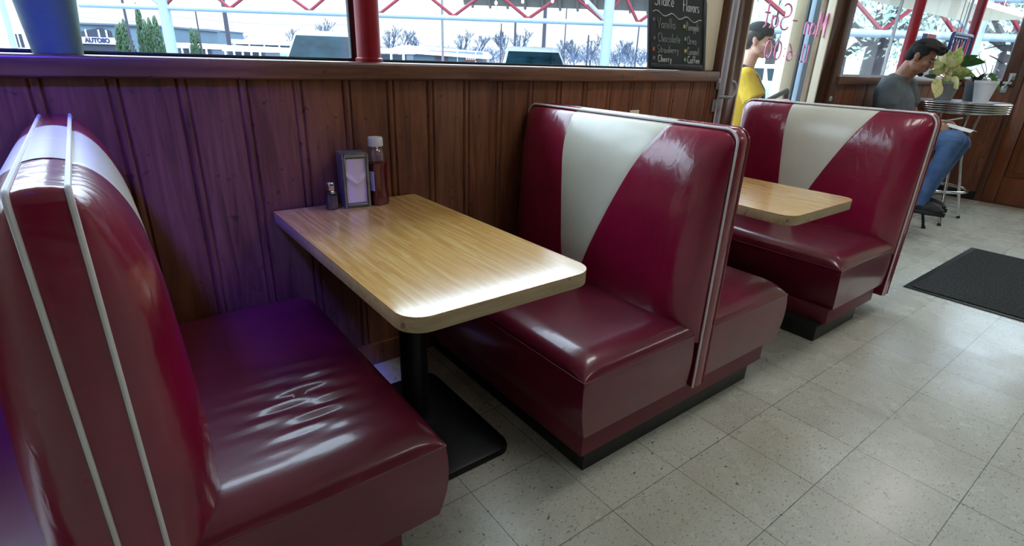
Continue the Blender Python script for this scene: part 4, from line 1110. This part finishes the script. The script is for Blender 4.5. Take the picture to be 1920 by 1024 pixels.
# string of bulbs on the canopy
for k, (u, v) in enumerate(((930, 6), (980, 3), (1036, 2), (1100, 4), (1649, 13), (1878, 25))):
    p = at(u, v, 11.6 if u < 1300 else 8.2); mb = MB(); mb.ell(p, (.035, .035, .045), None, 10); mb.tube([p+Vector((0, 0, .04)), p+Vector((0, 0, 1.0))], .006, 5)
    tag(mb.build('string_bulb', 'bulb', smooth=True), 'small white bulb hanging from the canopy string lights', 'bulb', 'canopy string bulbs')
M['pole'] = simple('dark_pole', S(40, 42, 58), .7); M['pole_grey'] = simple('grey_pole', S(96, 98, 106), .7)
def pole(u, v0, d, r, lb, mat='pole', arm=None, top=None):
    p = at(u, 90, d); tp = at(u, v0, d)
    t = thing('utility_pole', lb, 'pole', (p.x, p.y, GZ), 'poles across the lot')
    MB().tube([(p.x, p.y, GZ), (p.x, p.y, tp.z)], [r, r*.8], 8).build('shaft', mat, t, smooth=True)
    if arm: MB().tube([(p.x, p.y, tp.z-.1), (p.x+rgt.x*arm, p.y+rgt.y*arm, tp.z+.05)], r*.4, 6).build('arm', mat, t); 
    return t
pole(248, -60, 26, .06, 'thin purple-grey pole between the planter pot and the cypresses')
pole(378, 22, 34, .05, 'thin pole left of the dark utility pole')
pole(431, -40, 40, .17, 'dark wooden utility pole with lamp left of the parked SUV', arm=1.4)
pole(830, -40, 22, .055, 'pale pole in front of the white shop building', 'pole_grey')
pole(939, 45, 45, .06, 'thin pole left of the white pickup cab')
pole(965, 38, 45, .11, 'dark pole just behind the white pickup cab')
pole(1019, 14, 40, .16, 'thick dark pole rising behind the white pickup cab')
pole(1058, 10, 40, .05, 'thin pole right of the white pickup cab')
pole(1102, 66, 45, .08, 'short pole among the bare trees left of the white column')
pole(1194, 42, 30, .045, 'thin pole left of the chalkboard')
# vehicles
def car(lb, name, c, yaw, paint, kind, W=.93):
    t = thing(name, lb, 'car', (c.x, c.y, GZ)); t.rotation_euler = (0, 0, yaw)
    X = Matrix.Translation((c.x, c.y, GZ)) @ Matrix.Rotation(yaw, 4, 'Z')
    def T(mb):
        mb.v = [X @ v for v in mb.v]; return mb
    def sec(w, ya, yb_, z): return [Vector((x, y, z)) for x, y in round_poly([(-w, ya), (w, ya), (w, yb_), (-w, yb_)], [.12]*4, 4)]
    if kind == 'suv': L0, L1, belt, roof, ca, cb, ra, rb = -2.3, 2.3, 1.14, 1.78, -1.05, 2.1, -.55, 1.75
    elif kind == 'sedan': L0, L1, belt, roof, ca, cb, ra, rb = -2.3, 2.3, .92, 1.40, -1.1, 1.5, -.35, .85
    else: L0, L1, belt, roof, ca, cb, ra, rb = -2.5, 2.9, 1.04, 1.60, -.55, 1.25, -.42, .55
    T(MB().loft([sec(W*.94, L0+.1, L1-.05, .28), sec(W, L0, L1, .55), sec(W, L0+.02, L1-.02, belt-.15), sec(W*.95, L0+.1, L1-.1, belt)])).build('body', paint, t, smooth=True)
    rings = [sec(W*.93, ca, cb, belt), sec(W*.78, ra, rb, roof-.10), sec(W*.72, ra+.1, rb-.1, roof-.02), sec(W*.6, ra+.25, rb-.25, roof)]
    T(MB().loft(rings)).build('cabin', paint, t, smooth=True)
    def win(p4):  # quad slightly proud of the cabin
        mb = MB(); cc = sum((Vector(p) for p in p4), Vector())/4; mb.add(p4, [(0, 1, 2, 3)]); return T(mb)
    zb_, zt = belt+.03, roof-.12
    def y_at(z, a, b): f = (z-belt)/(roof-.10-belt); return a+(b-a)*f
    def w_at(z): f = (z-belt)/(roof-.10-belt); return W*.93+(W*.78-W*.93)*f
    for nm, a, b, sgn in (('windshield', ca, ra, -1), ('rear_window', cb, rb, 1)):
        win([Vector((-w_at(zb_)+.07, y_at(zb_, a, b)+sgn*.012, zb_)), Vector((w_at(zb_)-.07, y_at(zb_, a, b)+sgn*.012, zb_)), Vector((w_at(zt)-.07, y_at(zt, a, b)+sgn*.012, zt)), Vector((-w_at(zt)+.07, y_at(zt, a, b)+sgn*.012, zt))]).build(nm, 'carglass', t)
    for s_ in (-1, 1):
        for f0, f1 in ((.10, .47), (.53, .92)):
            win([Vector((s_*(w_at(z)+.012), y_at(z, ca, ra)+(y_at(z, cb, rb)-y_at(z, ca, ra))*f, z)) for z, f in ((zb_, f0), (zb_, f1), (zt, f1), (zt, f0))]).build('side_window', 'carglass', t)
        T(MB().box((s_*W*.99-.09, ca+.15, belt-.02), (s_*W*.99+.09, ca+.27, belt+.12))).build('mirror', paint, t, bevel=.03)
        T(MB().box((s_*W*.72-.16, L0-.01, .72), (s_*W*.72+.16, L0+.06, .86))).build('headlight', 'white', t, bevel=.02)
        T(MB().box((s_*W*.80-.10, L1-.06, .75), (s_*W*.80+.10, L1+.01, 1.0))).build('tail_light', 'canopy_red', t, bevel=.02)
        for yy in (L0+.9, L1-.95):
            mb = MB(); mb.lathe([(.20, -.11), (.34, -.11), (.36, -.08), (.36, .08), (.34, .11), (.20, .11)], 24); mb.v = [Matrix.Rotation(PI/2, 3, 'Y') @ v+Vector((s_*(W-.1), yy, .36)) for v in mb.v]
            w_ = T(mb).build('wheel', 'kick', t, smooth=True)
            mb = MB(); mb.lathe([(.20, -.09), (.21, .09), (.05, .1)], 16); mb.v = [Matrix.Rotation(PI/2, 3, 'Y') @ v+Vector((s_*(W-.1), yy, .36)) for v in mb.v]; T(mb).build('hub', 'steel', w_, smooth=True)
    return t
M['suv_paint'] = simple('silver_blue_paint', S(170, 190, 204), .25, var=.03, Metallic=.0) if False else simple('silver_blue_paint', S(120, 142, 160), .25, var=.03)
M['white_paint'] = simple('white_car_paint', S(160, 170, 180), .25, var=.02)
vx = math.atan2(rgt.y, rgt.x)
p = at(618, 100, 13.6); car('silver blue SUV facing the window, left of the red post', 'suv', p, vx+.16, 'suv_paint', 'suv')
p = at(996, 118, 14.2); car('white pickup truck seen from behind beyond the window', 'pickup_truck', p, vx+PI+.05, 'white_paint', 'pickup', .90)
# buildings across the street
M['bld_blue'] = simple('pale_blue_siding', S(78, 96, 112), .8, var=.05, scale=1); M['bld_white'] = simple('white_roof_metal', S(238, 240, 240), .6, var=.02); M['bld_grey'] = simple('grey_wall', S(74, 88, 106), .8, var=.06, scale=1)
M['bld_dark'] = simple('dark_opening', S(26, 34, 56), .6, var=.2); M['sign_navy'] = simple('navy_letters', S(30, 36, 80), .5); M['poster_red'] = simple('red_poster', S(130, 34, 40), .5, var=.1); M['poster_dark'] = simple('dark_poster', S(60, 34, 54), .5, var=.5, scale=5)
Rg = Vector((math.cos(YAW), -math.sin(YAW), 0)); Fg = Vector((math.sin(YAW), math.cos(YAW), 0))
def obox(mb, o, x0, x1, y0, y1, z0, z1):
    vs = [o+Rg*x+Fg*y+Vector((0, 0, z)) for z in (z0, z1) for x, y in ((x0, y0), (x1, y0), (x1, y1), (x0, y1))]
    return mb.add(vs, [(0, 3, 2, 1), (4, 5, 6, 7), (0, 1, 5, 4), (1, 2, 6, 5), (2, 3, 7, 6), (3, 0, 4, 7)])
def gnd(u, d): p = at(u, 100, d); return Vector((p.x, p.y, GZ))
def hgt(u, v, d): return at(u, v, d).z-GZ
# white shop
d = 38.; o = gnd(825, d); k_ = d/FPX
t = thing('shop_building', 'low white shop building with two posters right of the red post', 'building', o)
w = 158*k_/2; he = hgt(825, 95, d); hr_ = hgt(790, 84, d)
mb = MB(); obox(mb, o, -w, w, 0, 6, 0, he); mb.build('walls', 'bld_blue', t)
mb = MB(); ro = [o+Rg*x+Fg*y+Vector((0, 0, z)) for x, y, z in ((-w-.5, -.4, he), (w+.4, -.4, he-.25), (w+.2, 3, hr_-.3), (-w-.3, 3, hr_), (-w-.5, 6.4, he), (w+.4, 6.4, he-.2))]
mb.add(ro, [(0, 1, 2, 3), (3, 2, 5, 4), (0, 3, 4), (1, 5, 2)]); mb.build('roof', 'bld_white', t).modifiers.new('s', 'SOLIDIFY').thickness = .2
mb = MB(); px = (828-825)*k_; obox(mb, o, px-.45, px+.45, -.05, -.01, hgt(825, 113, d), hgt(825, 101, d)); mb.build('poster', 'poster_dark', t)
px = (883-825)*k_
mb = MB(); z0, z1 = hgt(883, 114, d), hgt(883, 104, d); obox(mb, o, px-.45, px+.45, -.05, -.01, z0, z1); po = mb.build('poster', 'poster_red', t)
mb = MB()
for i in range(5): obox(mb, o, px-.36+i*.15, px-.36+i*.15+.10, -.07, -.05, z0+.06, z0+.06+(.15, .12, .17, .12, .16)[i])
mb.build('lettering', 'white', po)
mb = MB(); obox(mb, o, -w+.02, -w+.25, -.03, -.01, 0, he); obox(mb, o, w-.5, w-.42, -.03, -.01, 0, he); obox(mb, o, (857-825)*k_, (857-825)*k_+.05, -.03, -.01, 0, he); mb.build('trim', 'bld_white', t)
# shed with open front, left of the shop
d = 33.; o = gnd(720, d); k_ = d/FPX
t = thing('open_shed', 'low white-roofed open shed just right of the red post', 'building', o)
mb = MB(); h1 = hgt(725, 100, d); w = 38*k_; obox(mb, o, -w, w, .8, 3, 0, h1-.05); mb.build('walls', 'bld_grey', t)
mb = MB(); obox(mb, o, -w*1.3, w*1.05, -.3, 3.3, h1, h1+.28); mb.build('roof', 'bld_white', t)
mb = MB()
for f in (-.95, -.3, .35, .95): obox(mb, o, w*f-.06, w*f+.06, -.05, .07, 0, h1)
mb.build('posts', 'bld_white', t)
# long flat white roofs behind the lot
for (u0, u1, v, d, lb, mat) in ((325, 392, 81, 40., 'low carport with flat white roof right of the white column', 'bld_grey'), (420, 492, 86, 36., 'low white canopy roof right of the dark utility pole', 'bld_grey'), (436, 560, 76, 48., 'long white flat-roofed building behind the lot', 'bld_blue')):
    o = gnd((u0+u1)/2, d); k_ = d/FPX; w = (u1-u0)*k_/2; h1 = hgt((u0+u1)/2, v, d)
    t = thing('low_building', lb, 'building', o); mb = MB(); obox(mb, o, -w*.95, w*.95, .6, 5, 0, h1-.35); mb.build('walls', mat, t)
    mb = MB(); obox(mb, o, -w, w, -.2, 5.4, h1-.36, h1); mb.build('roof', 'bld_white', t)
    mb = MB()
    for i in range(5): obox(mb, o, -w*.9+i*w*.45-.05, -w*.9+i*w*.45+.05, -.1, 0, 0, h1-.36)
    mb.build('posts', 'bld_white', t)
# auto shop with gable windows and sign
d = 42.; o = gnd(205, d); k_ = d/FPX
t = thing('auto_shop', 'pale blue auto shop with gable window and lettered sign behind the cypresses', 'building', o)
h1 = hgt(205, 48, d); w0, w1 = -70*k_, 110*k_
mb = MB(); obox(mb, o, w0, w1, 0, 8, 0, h1); mb.build('walls', 'bld_blue', t)
mb = MB(); obox(mb, o, w0-.2, w1+.2, -.2, 8.2, h1, h1+.12); mb.build('roof', 'bld_grey', t)
gx = lambda u: (u-205)*k_
zz = lambda v: hgt(205, v, d)
mb = MB(); vs = [o+Rg*gx(u)-Fg*.08+Vector((0, 0, zz(v))) for u, v in ((150, 70), (218, 70), (218, 58), (200, 53), (160, 62))]; mb.add(vs, [(0, 1, 2, 3, 4)]); mb.build('gable_window', 'bld_dark', t)
mb = MB()
for u in (172, 196, 210): obox(mb, o, gx(u)-.05, gx(u)+.05, -.13, -.09, zz(70), zz(57))
mb.build('mullion', 'bld_white', t)
mb = MB(); obox(mb, o, gx(150), gx(226), -.25, -.1, zz(83), zz(71)); sg = mb.build('sign_panel', 'bld_white', t)
fc = bpy.data.curves.new('letters', 'FONT'); fc.body = 'AUTOSO'; fc.size = (zz(72.5)-zz(81))*1.38; fc.extrude = .02; fc.offset = .03; fc.space_character = 1.05
fo = bpy.data.objects.new('letters', fc); COL.objects.link(fo)
bpy.context.view_layer.update(); me = bpy.data.meshes.new_from_object(fo.evaluated_get(bpy.context.evaluated_depsgraph_get())); bpy.data.objects.remove(fo)
lo = bpy.data.objects.new('lettering', me); COL.objects.link(lo); me.materials.append(M['sign_navy'])
Q = Matrix((Rg, Vector((0, 0, 1)), -Fg)).transposed().to_4x4()
me.transform(Matrix.Translation(o+Rg*gx(170)-Fg*.28+Vector((0, 0, zz(80.5)))) @ Q); lo.parent = sg; lo.matrix_parent_inverse = parent_inv(sg)
mb = MB(); obox(mb, o, gx(150), gx(226), -.06, 0, 0, zz(85)); mb.build('opening', 'bld_dark', t)
d = 58.; o = gnd(357, d); k_ = d/FPX; h1 = hgt(357, 56, d)
t = thing('block_building', 'plain blue-grey block building right of the white column', 'building', o)
mb = MB(); obox(mb, o, -40*k_, 38*k_, 0, 8, 0, h1); mb.build('walls', 'bld_blue', t); mb = MB(); obox(mb, o, -40*k_-.1, 38*k_+.1, -.1, 8.1, h1, h1+.12); mb.build('parapet', 'bld_grey', t)
d = 40.; o = gnd(15, d); k_ = d/FPX; h1 = hgt(15, 52, d)
t = thing('corner_building', 'white building with dark windows left of the planter pot', 'building', o)
mb = MB(); obox(mb, o, -70*k_, 46*k_, 0, 8, 0, h1); mb.build('walls', 'bld_white', t)
for a, b in ((-60, -14), (10, 36)):
    mb = MB(); obox(mb, o, a*k_, b*k_, -.05, -.01, hgt(15, 88, d), hgt(15, 63, d)); wn_ = mb.build('window', 'bld_dark', t)
    mb = MB()
    for i in range(1, 4): obox(mb, o, (a+(b-a)*i/4)*k_-.04, (a+(b-a)*i/4)*k_+.04, -.08, -.05, hgt(15, 88, d), hgt(15, 63, d))
    mb.build('mullion', 'bld_white', wn_)
p = at(13, 40, 20); t = thing('street_column', 'slim white post left of the planter pot', 'post', (p.x, p.y, GZ)); MB().tube([(p.x, p.y, GZ), (p.x, p.y, 5)], .09, 10).build('shaft', 'canopy_white', t, smooth=True)
# overhead wires
M['cable'] = simple('cable', S(110, 116, 130), .7)
for a, b, lb in (((140, 28, 40), (300, 36, 40), 'overhead wire above the auto shop'), ((320, 30, 40), (690, 45, 40), 'overhead wire above the parked SUV')):
    A_, B2_ = at(*a), at(*b); tag(MB().tube([A_.lerp(B2_, i/8)-Vector((0, 0, .3*math.sin(PI*i/8))) for i in range(9)], .022, 5).build('overhead_wire', 'cable'), lb, 'wire')
# cypresses
M['cypress'] = leaf_mat('cypress_green', S(22, 44, 32), S(54, 80, 56))
def cyp_mesh(seed):
    r_ = random.Random(seed); mb = MB()
    for k in range(260):
        z = r_.random()**.8; a = r_.uniform(0, 2*PI); rad = .16*(1-z)**.6*(.35+.65*min(1, z*6)); 
        b = Vector((rad*.5*math.cos(a), rad*.5*math.sin(a), z*.95)); e = b+Vector((rad*.6*math.cos(a), rad*.6*math.sin(a), .07+.05*r_.random()))
        mb.tube([b, b.lerp(e, .5)+Vector((math.cos(a), math.sin(a), 0))*.01, e], [.010, .017, .002], 4)
    return mb
cyp0 = None
for k, (u, v, d, sx_) in enumerate(((221, 50, 30, 1.), (228, 46, 31, 1.), (236, 40, 30, 1.1), (266, 12, 32, .75), (274, 40, 31, .9), (283, 37, 32, .9), (294, 34, 31, .95), (358, 55, 38, 1.), (366, 56, 39, 1.))):
    p = gnd(u+8, d); H = hgt(u, v, d)
    lb = ('slim cypress at the left edge of the left trio', 'slim cypress in the middle of the left trio', 'slim cypress at the right of the left trio', 'tallest thin cypress of the right group', 'cypress second from left in the right group', 'cypress third from left in the right group', 'cypress touching the white column', 'short cypress left against the block building', 'short cypress right against the block building')[k]
    if cyp0 is None:
        t = thing('cypress_tree', lb, 'tree', p, 'cypresses by the auto shop')
        f_ = cyp_mesh(5); fo_ = f_.build('foliage', 'cypress'); tk = MB().tube([(0, 0, 0), (0, 0, .3)], .02, 6).build('trunk', 'twig')
        for o_ in (fo_, tk): o_.parent = t
        cyp0 = t
    else:
        t = copy_tree(cyp0); t['label'] = lb; t.location = p
    t.scale = (H*.9*sx_, H*.9*sx_, H); t.rotation_euler = (0, 0, k*1.3)
# bare winter trees
M['bare'] = simple('bare_branch', S(74, 88, 112), .9, var=.2, scale=2)
def bare_mesh(seed, depth=5, spread=.55):
    r_ = random.Random(seed); mb = MB()
    def br(p, d, L, r, n):
        q = p+d*L*.5+Vector((r_.uniform(-1, 1), r_.uniform(-1, 1), r_.uniform(-.3, .6)))*L*.07; e = q+(d+Vector((r_.uniform(-.2, .2), r_.uniform(-.2, .2), .1))).normalized()*L*.5
        mb.tube([p, q, e], [r, r*.8, r*.6], 3, caps=False)
        if n == 0: return
        for i in range(3 if n > 1 else 4):
            dd = (d+Vector((r_.uniform(-1, 1), r_.uniform(-1, 1), r_.uniform(-.25, .7)))*spread*1.25).normalized()
            br(p.lerp(e, r_.uniform(.55, 1.0)) if i else e, dd, L*r_.uniform(.6, .82), r*.64, n-1)
    br(Vector((0, 0, 0)), Vector((0, 0, 1)), .26, .030, depth); return mb
bmesh_ = [bare_mesh(s_) for s_ in (11, 12, 13)]
bproto = []
for i, b_m in enumerate(bmesh_):
    t = thing('bare_tree', 'x', 'tree', (0, 0, 0), 'bare winter trees across the lot')
    o_ = b_m.build('branches', 'bare'); o_.parent = t; bproto.append([t, False])
spots = [(735, 50, 62, 'leftmost bare tree right of the red post'), (758, 54, 60, 'second bare tree right of the red post'), (785, 64, 64, 'low bare tree left of the white shop'), (868, 58, 60, 'bare tree behind the middle of the white shop'), (898, 64, 58, 'bare tree behind the right end of the shop'), (948, 52, 60, 'bare tree left of the pickup cab'), (975, 56, 62, 'bare tree directly behind the pickup cab'), (1050, 72, 66, 'low bare tree right of the pickup cab'),
         (1078, 70, 62, 'bare tree left of the pale column'), (1108, 66, 58, 'bare tree close against the pale column'), (1162, 72, 58, 'bare tree right of the pale column'), (1186, 76, 60, 'bare tree beside the chalkboard edge'), (610, 38, 55, 'tall bare tree above the SUV roof'), (548, 52, 60, 'bare tree left above the SUV'), (572, 58, 62, 'small bare tree over the SUV windshield'), (455, 64, 70, 'faint small bare tree above the long roof'), (660, 50, 58, 'bare tree left of the red post')]
for k, (u, v, d, lb) in enumerate(spots):
    e = bproto[k % 3]
    if not e[1]: t = e[0]; e[1] = True
    else: t = copy_tree(e[0])
    H = hgt(u, v, d); t.location = gnd(u, d); t.scale = (H*1.25, H*1.25, H*1.3); t.rotation_euler = (0, 0, k*2.1); t['label'] = lb
# scrub behind the trees, nobody could count it
r_ = random.Random(9); mb = MB()
for k in range(1600):
    u = r_.uniform(715, 1225); d = r_.uniform(74, 82); p = gnd(u, d); H = hgt(u, 100+(u-700)*.012-r_.random()**1.5*18, d)
    q = p+Vector((0, 0, H-r_.uniform(.5, 1.6))); e = p+Vector((r_.uniform(-1.4, 1.4), r_.uniform(-1.4, 1.4), H)); mb.tube([q, q.lerp(e, .6)+Vector((r_.uniform(-.3, .3), 0, 0)), e], [.05, .035, .015], 3, caps=False)
o_ = mb.build('scrub', 'bare'); tag(o_, 'grey scrub along the horizon behind the bare trees', 'bushes', kind='stuff')
# leafy trees beyond the right-hand windows
M['bark'] = simple('tree_bark', S(60, 58, 62), .9, var=.3, scale=6)
M['leaf_tree'] = leaf_mat('tree_leaf', S(60, 88, 92), S(122, 152, 140))
def leafy(u, d, v_top, rad, nl, seed, lb, trunk_r=.2, fork=True, zlow=1.9):
    r_ = random.Random(seed); o = gnd(u, d); H = hgt(u, v_top, d); t = thing('leafy_tree', lb, 'tree', o, 'trees beyond the corner windows')
    mb = MB(); mb.tube([o, o+Vector((.05, 0, 1.2)), o+Vector((0, 0, 2.2))], [trunk_r*1.2, trunk_r, trunk_r*.9], 10)
    tips = []
    for k in range(7):
        a = 2*PI*k/7+r_.random(); e = o+Vector((math.cos(a)*rad*.7, math.sin(a)*rad*.7, 2.2+(H-2.2)*r_.uniform(.35, .9))); mb.tube([o+Vector((0, 0, 1.9)), o.lerp(e, .5)+Vector((0, 0, .9)), e], [trunk_r*.55, trunk_r*.35, trunk_r*.1], 6); tips.append(e)
    mb.build('trunk', 'bark', t, smooth=True)
    lf = MB()
    for k in range(nl):
        c = r_.choice(tips)+Vector((r_.gauss(0, rad*.32), r_.gauss(0, rad*.32), r_.gauss(0, rad*.28)))
        if c.z < zlow: c.z = zlow+r_.random()*.6
        dv = Vector((r_.uniform(-1, 1), r_.uniform(-1, 1), r_.uniform(-1, .6))).normalized(); sd = dv.orthogonal().normalized(); L = r_.uniform(.10, .2)
        lf.add([c, c+dv*L*.5+sd*L*.28, c+dv*L, c+dv*L*.5-sd*L*.28], [(0, 1, 2, 3)])
    lf.build('foliage', 'leaf_tree', t)
    return t
leafy(1640, 15, -40, 2.0, 2300, 1, 'thick-trunked tree seen behind the seated man', .27, zlow=1.3)
leafy(1745, 21, -40, 2.6, 2200, 2, 'tree between the two red corner posts', .2, zlow=1.2)
leafy(1890, 13.5, -40, 2.2, 1900, 3, 'tree beyond the window at the far right', .18, zlow=1.3)
leafy(1446, 22, -10, 2.2, 1900, 4, 'tree behind the woman outside the door', .2, zlow=1.3)
leafy(1580, 25, -30, 3.0, 1900, 5, 'tree seen just right of the glass door', .2, zlow=1.3)
p = at(1446, 148, 16.5); car('pale parked car seen through the door glass beside the woman', 'car', Vector((p.x, p.y, 0)), vx+1.2, 'white_paint', 'sedan', .9)
# posts just outside the door
M['cream_paint'] = simple('cream_trim_paint', S(216, 206, 178), .6, var=.05)
def opost(u, d, w, lb, mat, v=100, depth=.1, top=2.9):
    p = at(u, v, d); o = Vector((p.x, p.y, 0)); t = thing('porch_post', lb, 'post', (p.x, p.y, GZ)); mb = MB(); obox(mb, o, -w/2, w/2, 0, depth, GZ, top); mb.build('post', mat, t, bevel=.008); 
    return t
opost(1485, 5.4, .115, 'cream painted porch post behind the door glass', 'cream_paint')
opost(1468, 5.6, .03, 'narrow cream board beside the cream porch post', 'cream_paint')
opost(1502, 5.7, .04, 'narrow dark post right of the cream porch post', 'gasket')
opost(1516, 5.5, .06, 'pale grey post beside the brown porch post', 'canopy_white')
opost(1537, 5.2, .085, 'brown weathered porch post left of the door stile', 'grey_wood')
pp_ = [at(1424, 196, 4.55), at(1475, 170, 4.75)]
t = thing('handrail', 'black handrail outside the door beside the woman', 'rail', (pp_[1].x, pp_[1].y, GZ))
MB().tube([pp_[0], pp_[1]], .022, 8).build('rail', 'black', t, smooth=True); MB().tube([pp_[1], Vector((pp_[1].x, pp_[1].y, GZ))], .025, 8).build('rail_post', 'black', t, smooth=True)
# cream soffit of the diner's own eave over the corner windows
z1 = ony(1676, 11, 2.0).z
struct(MB().box((3.4, 1.30, z1), (9.0, 2.0, z1+.06)).build('trim_17', 'cream_paint'))

# ------------------------------------------------------------------ light
W_ = bpy.data.worlds.new('sky'); sc.world = W_; W_.use_nodes = True
nt = W_.node_tree; bg = nt.nodes['Background']
bg.inputs[1].default_value = 1.0
tcw = nt.nodes.new('ShaderNodeTexCoord'); spw = nt.nodes.new('ShaderNodeSeparateXYZ'); rmp = nt.nodes.new('ShaderNodeValToRGB'); bg_s = nt.nodes.new('ShaderNodeMix'); bg_s.data_type = 'FLOAT'
nt.links.new(tcw.outputs['Generated'], spw.inputs[0]); nt.links.new(spw.outputs['Z'], rmp.inputs[0]); nt.links.new(rmp.outputs[0], bg.inputs[0])
e = rmp.color_ramp.elements; e[0].position = .0; e[0].color = (1.0, 1.1, 1.18, 1); e[1].position = .17; e[1].color = (1.2, 1.3, 1.4, 1)
for p_, k_ in ((.27, 4.6), (.5, 6.2), (1., 7.0)):
    q_ = e.new(p_); q_.color = (.70*k_, .85*k_, 1.0*k_, 1)
sun = bpy.data.lights.new('sun', 'SUN'); sun.energy = 2.2; sun.angle = math.radians(2); sun.color = (1, .97, .92)
so = bpy.data.objects.new('sun', sun); COL.objects.link(so); so.rotation_euler = Vector((.35, .75, -.95)).to_track_quat('-Z', 'Y').to_euler()
sc.view_settings.view_transform = 'Standard'; sc.view_settings.look = 'None'; sc.view_settings.gamma = 1; sc.view_settings.use_curve_mapping = False
sc.view_settings.exposure = 0.48
sc.cycles.max_bounces = 8; sc.cycles.diffuse_bounces = 4; sc.cycles.glossy_bounces = 4; sc.cycles.transparent_max_bounces = 12
sc.cycles.sample_clamp_indirect = 6; sc.cycles.caustics_reflective = False; sc.cycles.caustics_refractive = False
sc.cycles.use_denoising = True
